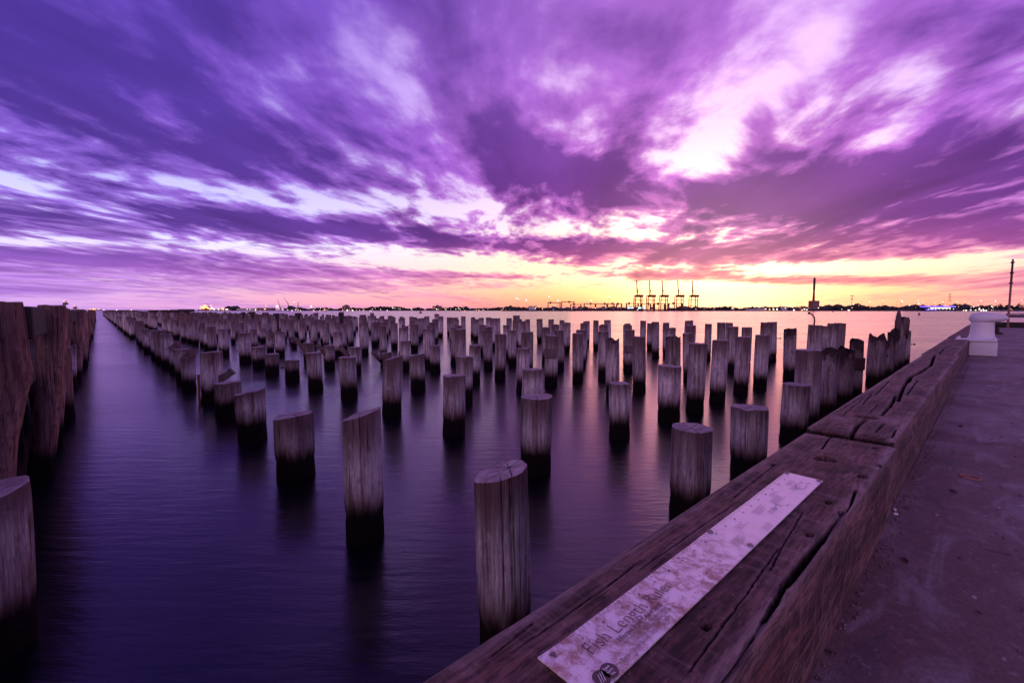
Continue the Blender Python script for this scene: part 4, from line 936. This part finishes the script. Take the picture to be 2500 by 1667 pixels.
def yard_crane(u0, u1, v, k, D=D0+40):
    x0, x1 = 1200+u0/4.276, 1200+u1/4.276; px = (x0+x1)/2; w = (x1-x0)/2*MPP(D); H = hz(660+v/4.276, D)
    o = frame('yard_crane', px, D, f"{ORD[k]} dark red yard gantry from the left along the container quay", 'crane', 'yard gantry cranes')
    for sx in (-1, 1): MB().box(sx*w-1.1, sx*w+1.1, -5, 5, 3, H-2.4).build('leg', M['yard'], o)
    MB().box(-w-2, w+2, -4, 4, H-2.4, H).build('portal_beam', M['yard'], o)
    tx = rnd.uniform(-.7, .6)*w; q = MB(); q.box(tx-3, tx+3, -3, 3, H, H+2.6); q.box(tx-2, tx+2, -2, 2, H-5.5, H-2.4); q.build('trolley', M['yard'], o)
for k, (a, b, v) in enumerate(((590, 715, 335), (732, 860, 327), (826, 932, 352), (967, 1083, 346), (1088, 1203, 346), (1210, 1278, 345), (1306, 1357, 346), (1410, 1530, 343), (1560, 1660, 346), (1690, 1805, 346), (1850, 1985, 343))): yard_crane(a, b, v, k+1)
mats3 = [M['box1'], M['box2'], M['box3']]
for k, px in enumerate((1352, 1368, 1385, 1402, 1416, 1440, 1458, 1472, 1496, 1512, 1566, 1592, 1640, 1672)):
    o = frame('container_stack', px, D0+25, f"{ORD[k+1]} stack of shipping containers from the left under the yard gantries", 'containers', 'container stacks')
    nb = rnd.randint(2, 4)
    for t_ in range(nb):
        MB().box(-6.1, 6.1, -8, 8, 6+2.6*t_, 6+2.6*t_+2.5).build('container', mats3[rnd.randint(0, 2)], o)
for k, (a, b) in enumerate(((1420, 1482), (1530, 1600))):
    o = frame('lit_reefer_rack', 1200+(a+b)/2/4.276, D0-8, ('left', 'right')[k]+' rack of white lit panels at the foot of the quay cranes', 'rack', 'lit racks')
    w = (b-a)/4.276*MPP(D0)/2; MB().box(-w, w, 1, 3, 6, 16).build('rack_frame', M['darksteel'], o)
    n = 6
    for i in range(n):
        x = -w+2*w*(i+.5)/n; MB().box(x-w/n*.5, x+w/n*.5, .6, .9, 7+rnd.uniform(0, 2), 13+rnd.uniform(0, 2.5)).build('lit_panel', M['lcool'], o)
o = frame('pale_shed', 1300, D0, 'pale greenish port shed left of the yard gantries', 'building'); MB().box(-12, 11, 0, 25, 4, hz(748, D0)).build('wall', M['shed'], o); q = MB(); q.box(-13, 14, -1, 26, hz(748, D0), hz(747, D0)); q.bar((9, 0, 12), (14, 0, hz(745.5, D0)), .8); q.build('roof', M['darksteel'], o); MB().ball((10, -1, 10), 1.4).build('lamp', M['lgreen'], o)
o = frame('dark_tower_block', 1248, D0, 'small leaning dark block on the tip of the port shore', 'tower'); q = MB(); q.raw([(-4, 0, 3), (4, 0, 3), (4, 6, 3), (-4, 6, 3), (-6, 0, 19), (1, 0, 20), (1, 6, 20), (-6, 6, 19)], [(0, 3, 2, 1), (4, 5, 6, 7), (0, 1, 5, 4), (1, 2, 6, 5), (2, 3, 7, 6), (3, 0, 4, 7)]); q.build('block', M['darksteel'], o)

# light masts: each stands on the far shore
def light_mast(px, py, D, label, cat='light mast', group='light masts', lamp='lwhite', r=2.2, zb=5, pole=.28):
    o = frame('light_mast', px, D, label, cat, group); H = hz(py, D)
    if H-zb > 3: MB().bar((0, 0, zb), (0, 0, H), pole*1.3, pole, 6).build('pole', M['darksteel'], o)
    q = MB(); q.ball((0, -1, H), r, 8, 5, .8); q.build('lamp', M[lamp], o, True)
for k, (u, v, r) in enumerate(((258, 293, 1.8), (280, 299, 1.8), (364, 314, 2.0), (601, 277, 2.2), (694, 317, 2.2), (1040, 317, 2.2), (1225, 275, 2.2), (1396, 317, 2.0))):
    light_mast(1200+u/4.276, 660+v/4.276, D0+80, f"{ORD[k+1]} white light mast from the left above the container quay", r=r)
for k, (u, v, r) in enumerate(((180, 432, 1.1), (455, 430, 1.1), (455, 486, 1.8), (685, 436, 1.0), (933, 498, 2.6), (981, 498, 2.6), (1027, 497, 2.6), (1243, 507, 2.6), (1345, 507, 2.4), (1376, 495, 2.2), (1407, 503, 2.0), (1554, 479, 1.4), (1713, 420, 1.2), (1937, 508, 1.8), (1950, 508, 1.6), (1996, 432, 1.6))):
    light_mast(1700+u/5.227, 660+v/5.227, D0-15, f"{ORD[k+1]} white shore light from the left between the quay cranes and the chimney side", group='lights by the power station', r=r, lamp='lwhite' if k % 4 else 'lwarm')
RL = ((125, 452, 2.0), (318, 440, 2.0), (572, 428, 1.6), (588, 446, 2.2), (819, 437, 2.1), (891, 458, 2.0), (829, 478, 2.0), (1060, 470, 2.0), (1155, 455, 1.4), (1183, 454, 1.4), (1278, 475, 1.9), (1361, 452, 1.9), (1393, 452, 1.2), (1491, 447, 1.9), (1555, 467, 2.0), (1720, 441, 1.5), (1802, 483, 1.5), (1858, 492, 2.0), (1929, 445, 1.8), (2303, 430, 2.0))
for k, (u, v, r) in enumerate(RL):
    light_mast(2100+u/5.88, 660+v/5.88, D0+150, f"{ORD[k+1]} glowing street light from the left on the low right-hand shore", group='street lights on the right shore', r=r*1.0, lamp='lwarm' if k % 3 else 'lwhite')
# low scattered lamps, nothing tells one from the next
for k in range(60):
    px = rnd.uniform(1300, 2490); light_mast(px, rnd.uniform(744, 757), D0-20, 'tiny low lamp among the dark trees of the port shore', 'lamp', 'tiny port lamps', rnd.choice(['lwarm', 'lwhite', 'lwarm', 'lorange']), rnd.uniform(.8, 1.5), 4)
for k in range(64):
    px = rnd.uniform(830, 1290) if k < 52 else rnd.uniform(690, 830); light_mast(px, rnd.uniform(752, 759), 2540, 'tiny low lamp along the wooded far shore', 'lamp', 'tiny far shore lamps', rnd.choice(['lwarm', 'lwhite', 'lgreen', 'lwarm', 'lorange']), rnd.uniform(1.1, 2.6), 2)
# buildings of the far shore
def block(name, px0, px1, py, D, m, label, win=None, top=None):
    o = frame(name, (px0+px1)/2, D, label, 'building'); w = (px1-px0)/2*MPP(D); H = hz(py, D)
    MB().box(-w, w, 0, w*1.2, 2, H).build('wall', m, o)
    MB().box(-w-.6, w+.6, -.6, w*1.2+.6, H, H+1.2).build('roof', M['darksteel'], o)
    if top:
        a, b, pt = top; MB().box(-w+2*w*a, -w+2*w*b, 2, w, H+1.2, hz(pt, D)).build('lift_house', m, o)
    if win:
        nx, nz = win
        for i in range(nx):
            for j in range(nz):
                x = -w+2*w*(i+.5)/nx; z = 6+(H-8)*(j+.5)/nz
                MB().box(x-w/nx*.55, x+w/nx*.55, -.4, -.05, z-(H-8)/nz*.28, z+(H-8)/nz*.28).build('window', M['lwin'] if rnd.random() < .06 else M['glass_far'], o)
    return o
block('apartment_tower', 836, 851, 747, 2560, M['brick_far'], 'grey apartment tower with a stepped roof on the far shore', (5, 7), (.35, .8, 744))
block('apartment_tower', 1056, 1077, 747.5, 2560, M['brick_far'], 'wide apartment tower standing over the trees, right of centre', (7, 7), (.4, .65, 744.8))
block('warehouse', 578, 605, 753, 2560, M['shed'], 'long pale warehouse on the left of the far shore', (9, 1))
block('warehouse', 605.5, 626, 753.5, 2560, M['shed'], 'middle grey warehouse joined between two others', (6, 1)); block('warehouse', 627, 662, 752, 2560, M['conc_far'], 'taller warehouse at the right end of the row', (8, 1))
o = frame('grain_silo', 711, 2560, 'dark domed silo building beside the dockyard cranes', 'silo'); w = 22
q = MB(); q.raw([(-w, 0, 3), (w, 0, 3), (w, 0, 12), (6, 0, 22), (-10, 0, 29), (-18, 0, 26), (-w, 0, 12)]+[(-w, 30, 3), (w, 30, 3), (w, 30, 12), (6, 30, 22), (-10, 30, 29), (-18, 30, 26), (-w, 30, 12)], [tuple(range(7)), tuple(range(13, 6, -1))]+[(i, 7+i, 7+(i+1) % 7, (i+1) % 7) for i in range(7)]); q.build('shell', M['darksteel'], o)
MB().box(-30, 35, -4, 30, 2, 9).build('annex', M['conc_far'], o)
for k, (xb, yb, xt, yt, lab) in enumerate(((685, 757, 679, 732, 'thin dockyard crane leaning left'), (704, 746, 694, 726, 'dockyard crane with a long leaning jib over the silo'), (726, 757, 728, 738, 'paired dockyard crane, left one of two close jibs'), (729.5, 757, 730, 738, 'paired dockyard crane, right one of two close jibs'))):
    o = frame('dock_crane', xb, 2555, lab, 'crane', 'dockyard cranes'); m_ = MPP(2555)
    zb = hz(yb, 2555); zt = hz(yt, 2555); q = MB(); q.bar((-3, 0, 2), (0, 0, zb+12), 1.6, 1.2); q.bar((4, 0, 2), (0, 0, zb+12), 1.6, 1.2); q.box(-4, 4, -3, 3, 9, 15); q.build('tower', M['darksteel'], o)
    q = MB(); q.bar((0, 0, zb+8), ((xt-xb)*m_, 0, zt), 1.5, .8); q.bar((5, 0, zb+12), ((xt-xb)*m_*.6, 0, zb+(zt-zb)*.6), .5); q.build('jib', M['darksteel'], o)
for k, (px, py, lm, r) in enumerate(((650, 747, 'lorange', 4.2), (677, 748, 'lgreen', 7.5), (719, 738, 'lwarm', 4.5), (760, 748.5, 'lwhite', 4.8), (647, 754.5, 'lorange', 5.0), (636, 759, 'lorange', 3.2), (624, 757.5, 'lwarm', 3.5), (793, 756, 'lorange', 4.5), (766, 758.5, 'lwarm', 4.2), (781, 759, 'lwarm', 4.0), (713, 759, 'lwhite', 4.2), (728, 757, 'lorange', 3.2), (848, 757.5, 'lwhite', 4.2), (861, 758, 'lgreen', 4.2), (888, 757, 'lorange', 3.4))):
    light_mast(px, py, 2520, f"{ORD[k+1]} bright dock light of the left far shore, in drawing order from the warehouse", group='dock lights', lamp=lm, r=r, zb=2, pole=.5)
o = frame('lit_works', 503, 2500, 'blazing orange lit works or vessel left of the warehouses', 'works'); q = MB(); q.box(-45, 60, 0, 20, 0, 7); q.build('hull', M['darksteel'], o)
q = MB(); q.box(-20, 12, 2, 16, 7, 22); q.build('deckhouse', M['box1'], o); q = MB(); q.bar((10, 5, 7), (10, 5, 36), 1.0); q.bar((-8, 5, 7), (-8, 5, 40), 1.0); q.bar((10, 5, 34), (-8, 5, 38), .7); q.build('derrick', M['darksteel'], o)
for x, z, r, lm in ((-22, 20, 6.5, 'lorange'), (-2, 26, 9, 'lorange'), (4, 22, 7, 'lorange'), (-10, 15, 6, 'lorange'), (15, 14, 5, 'lorange'), (32, 30, 3.5, 'lorange'), (36, 14, 5, 'lwhite'), (24, 8, 3, 'lwarm'), (-30, 10, 3, 'lorange'), (48, 8, 3, 'lwhite')): MB().ball((x, -4, z), r, 10, 6).build('floodlight', M[lm], o, True)
o = frame('lit_works', 545, 2500, 'smaller lit shed with one large orange lamp, left of the trees', 'works'); MB().box(-30, 35, 0, 20, 0, 9).build('shed', M['conc_far'], o); MB().ball((0, -3, 11), 6.5, 10, 6).build('floodlight', M['lorange'], o, True)
for x in (-24, 18, 26): MB().ball((x, -3, 8), 2.6).build('floodlight', M['lwhite'], o, True)
o = frame('distant_ship', 231, 4500, 'tiny orange lit ship on the open sea at the channel mouth', 'ship'); MB().box(-60, 60, 0, 20, 0, 10).build('hull', M['darksteel'], o)
for x, r in ((-40, 6), (-8, 9), (12, 6), (44, 5)): MB().ball((x, -3, 14), r).build('floodlight', M['lorange' if r > 5 else 'lwarm'], o, True)
for k, px in enumerate((254, 285, 321, 412, 418, 434, 441)): light_mast(px, 757, 4500, 'faint white navigation light on the far left horizon', 'lamp', 'horizon lights', 'lwhite', 4.5, 0)
# power station
o = frame('power_station', 1990, D0+30, 'power station block with one tall slender chimney, two-tone', 'power station'); D1 = D0+30
MB().box(-8.5, 14, 0, 24, 5, hz(734, D1)).build('boiler_house', M['brick_far'], o); MB().box(-56, 55, 2, 30, 5, hz(749, D1)).build('turbine_hall', M['brick_far'], o)
z1, z2 = hz(709, D1), hz(678.5, D1); ch = MB().lathe([(3.9, hz(734, D1)), (3.0, z1)], 14, (-1.5, 8, 0)).build('chimney', M['brick_far'], o, True)
MB().lathe([(3.1, z1), (3.5, z1+6), (3.5, z2-3), (2.6, z2)], 14, (-1.5, 8, 0)).build('chimney_upper', M['chimtop'], ch, True)
o = frame('radar_mast', 2078.5, D0, 'lattice mast with two platforms right of the chimney', 'mast'); H = hz(722, D0); MB().bar((0, 0, 4), (0, 0, H), .9, .7, 6).build('pole', M['brick_far'], o)
for z, w in ((H, 3.6), (H-10, 2.4)): MB().box(-w, w, -w, w, z-1.2, z+.6).build('platform', M['darksteel'], o)
o = frame('transmission_pylon', 2316.5, D0+300, 'lattice power pylon rising behind the blue lit ship', 'pylon'); H = hz(716, D0+300)
q = MB()
for sx in (-1, 1):
    for sy in (-1, 1): q.bar((sx*5, sy*5, 4), (sx*.8, sy*.8, H), .5, .3)
for i in range(6):
    u = i/6; w = 5-4.2*u; z = 4+(H-4)*u; q.bar((-w, -w, z), (w*.85, -w*.85, z+(H-4)/6), .3); q.bar((w, -w, z), (-w*.85, -w*.85, z+(H-4)/6), .3)
q.build('lattice', M['brick_far'], o); q = MB()
for z in (H*.62, H*.78, H*.92): q.box(-8, 8, -.4, .4, z, z+.8)
q.build('cross_arm', M['brick_far'], o)
for k, (px, py) in enumerate(((1733, 738), (1788, 734), (1820, 736), (1906, 734), (1905, 740), (1946, 738), (2048, 737), (2099, 736), (2189, 732), (2276, 742), (2303, 731), (2376, 738))):
    o = frame('slender_mast', px, D0+200, f"{ORD[k+1]} hair-thin mast from the left rising from the port shore", 'mast', 'slender masts'); MB().bar((0, 0, 4), (0, 0, hz(py, D0+200)), .55, .35, 5).build('pole', M['brick_far'], o)
# blue lit vessel
o = frame('lit_ferry', 2305, D0-60, 'moored vessel with a bright blue light band and lit windows', 'ship'); D2 = D0-60; s = MPP(D2)
xa, xb = (2256-2305)*s, (2345-2305)*s
q = MB(); q.raw([(xa+10, 0, 0), (xb, 0, 0), (xb, 0, 8), (xa, 0, 8), (xa+12, 14, 0), (xb, 14, 0), (xb, 14, 8), (xa+2, 14, 8)], [(0, 1, 2, 3), (7, 6, 5, 4), (0, 4, 5, 1), (1, 5, 6, 2), (2, 6, 7, 3), (3, 7, 4, 0)]); q.build('hull', M['hull'], o)
MB().box(xa+4, xb-8, 1, 13, 8, 13).build('deckhouse', M['hull'], o)
MB().box(xa-1, xb-16, .2, 13.5, 13, 16).build('blue_light_band', M['lblue'], o); MB().box(xa+6, xa+40, -.5, -.1, 4.2, 5.6).build('blue_light_strip', M['lblue'], o)
for i in range(9): MB().box(xa+20+i*7.5, xa+25+i*7.5, .3, .7, 8.5, 11).build('window', M['lwin'], o)
for i in range(8): MB().ball((xa+14+i*11.5, -.6, 7), 1.1).build('deck_lamp', M['lwhite' if i % 3 else 'lgreen'], o)
for k, (px, py, lm) in enumerate(((2352, 758, 'lwarm'), (2358, 757.5, 'lwhite'), (2369, 757, 'lgreen'), (2381, 757, 'lgreen'), (2395, 758, 'lwhite'), (2401, 758, 'lwhite'), (2407, 758, 'lwhite'), (2420, 748, 'lgreen'), (2434, 748, 'lorange'), (2449, 748, 'lwarm'), (2390, 755, 'lwhite'))):
    light_mast(px, py, D0-40, f"{ORD[k+1]} low quay lamp rightward of the blue lit vessel", 'lamp', 'quay lamps by the vessel', lm, 2.0, 4)
# low sheds on the port shore
for k, (a, b, py) in enumerate(((1824, 1846, 754), (1910, 1922, 749.5), (1847, 1872, 752), (2430, 2470, 757))): block('port_shed', a, b, py, D0-5, M['shed'], f"{ORD[k+1]} low pale shed from the left on the port shore", (4, 1))
# trees of the nearer right-hand shore
def big_tree(px, py0, w, D, lab, seed):
    rg = random.Random(seed); p = at(px, D); o = empty('shore_tree', (p[0], p[1], 0), 0); tag(o, lab, 'tree', 'dark trees on the right shore'); H = hz(py0, D)
    q = MB(); q.bar((0, 0, 1), (0, 0, H*.5), .5, .3, 6); q.bar((0, 0, H*.3), (w*.4, 0, H*.6), .3, .15, 5); q.bar((0, 0, H*.35), (-w*.4, .5, H*.62), .3, .15, 5); q.build('trunk', M['leafmass'], o)
    V = []; F_ = []
    for i in range(700):
        a = rg.uniform(0, 6.28); e = rg.uniform(-.6, 1.57); r_ = rg.uniform(.5, 1.0)*(1+.25*math.sin(3*a+seed)+.15*math.sin(5*e)); c = Vector((w*r_*math.cos(a)*math.cos(e), w*r_*math.sin(a)*math.cos(e), H*.55+H*.45*r_*math.sin(e)))
        s_ = rg.uniform(.35, .9); k = len(V)
        for t_ in range(4): V.append(tuple(c+Vector((rg.uniform(-s_, s_), rg.uniform(-s_, s_), rg.uniform(-s_, s_)))))
        F_ += [(k, k+1, k+2), (k, k+2, k+3)]
    link('crown', mesh('crown', V, F_), M['leafmass'], o)
for k, (px, py, w) in enumerate(((2442, 743, 6), (2486, 742, 9), (2507, 741, 9), (2236, 747, 8), (2180, 748, 9))): big_tree(px, py, w, 900 if px > 2400 else D0-30, f"{['rounded', 'broad', 'tall', 'clumped', 'low'][k]} dark tree, {ORD[k+1]} of the trees on the right shore", 40+k)
# jetty strips across the water at the right edge
for k, (y0, px0, h, lab) in enumerate(((774.5, 2415, 1.3, 'nearer dark breakwater strip behind the bollard'), (769, 2470, 1.2, 'farther dark breakwater strip at the right edge'))):
    D = CAMZ*FPX/(y0-757.5); o = frame('breakwater', px0, D, lab, 'breakwater'); L = 80; MB().raw([(0, 0, -.5), (L, 0, -.5), (L, 4, -.5), (0, 4, -.5), (.8, .6, h*.55), (L, .6, h*.55), (L, 3.4, h*.55), (.8, 3.4, h*.55)], [(4, 5, 6, 7), (0, 1, 5, 4), (1, 2, 6, 5), (2, 3, 7, 6), (3, 0, 4, 7)]).build('mound', M['creosote'], o)
# channel markers and buoys
def marker(px, py, D, lab):
    o = frame('channel_marker', px, D, lab, 'marker', 'red channel markers'); H = hz(py, D); MB().bar((0, 0, 0), (0, 0, H-.15), .07, .05, 6).build('post', M['darksteel'], o)
    q = MB(); q.box(-.42, .42, -.06, .06, H-.62, H-.28); q.build('board', M['darksteel'], o); q = MB(); q.lathe([(.14, H-.2), (.14, H+.1)], 8); q.build('lamp_housing', M['iron'], o); MB().ball((0, -.16, H), .17).build('lamp', M['lred'], o, True)
marker(161, 735, 75, 'taller channel marker with a red lamp beyond the fender wall'); marker(184, 746.5, 95, 'lower channel marker with a red lamp near the channel mouth')
o = frame('navigation_beacon', 2244.5, 260, 'yellow banded beacon post in the water left of the vessel', 'beacon'); H = hz(764, 260); MB().lathe([(.5, -1), (.5, H*.45)], 10).build('base', M['darksteel'], o); MB().lathe([(.5, H*.45), (.42, H*.8)], 10).build('band', M['yellow'], o); MB().lathe([(.42, H*.8), (.3, H), (.1, H+.25)], 10).build('top', M['darksteel'], o)
o = frame('red_buoy', 1026.5, 420, 'dark red conical buoy on the water near the centre', 'buoy'); MB().lathe([(1.6, -.6), (1.7, .5), (1.2, .9)], 14).build('float', M['box1'], o, True); MB().lathe([(.8, .9), (.45, 2.6), (.45, 3.4), (.1, 3.8)], 8).build('tower', M['box1'], o)
for k, (px, D) in enumerate(((1016, 900), (1122, 900), (2034, 700))):
    o = frame('small_buoy', px, D, ('small buoy left of the red buoy', 'small buoy below the wide apartment tower side', 'small buoy below the lattice mast')[k], 'buoy', 'small buoys'); MB().lathe([(.9, -.4), (1.0, .8), (.35, 1.2), (.3, 3.4), (.6, 3.5), (.6, 4.4), (.1, 4.6)], 10).build('body', M['darksteel'], o)
# dark tall posts that stand above the pile field
for k, (px, py, D, w, capw) in enumerate(((376, 757.5, 62, .20, .42), (407, 757, 55, .24, .36), (432, 756, 52, .16, .55), (455, 755, 46, .22, .60), (594, 762, 60, .18, .24), (616, 761, 58, .2, .3), (648, 763, 56, .2, .3), (675, 765, 52, .2, .3), (728, 764, 48, .2, .3), (833, 762, 30, .13, .15))):
    p = at(px, D); H = hz(py, D); o = empty('tall_post', (p[0], p[1], 0), -YAW); tag(o, f"{ORD[k+1]} dark capped post from the left, standing above the pile field", 'post', 'tall capped posts')
    MB().lathe([(w*1.15, -.6), (w*1.1, .4), (w, H-.25)], 12).build('shaft', M['fender'] if k < 4 else M['creosote'], o, True)
    MB().box(-capw, capw, -capw*.6, capw*.6, H-.27, H).build('cap', M['creosote'], o, bevel=.02)
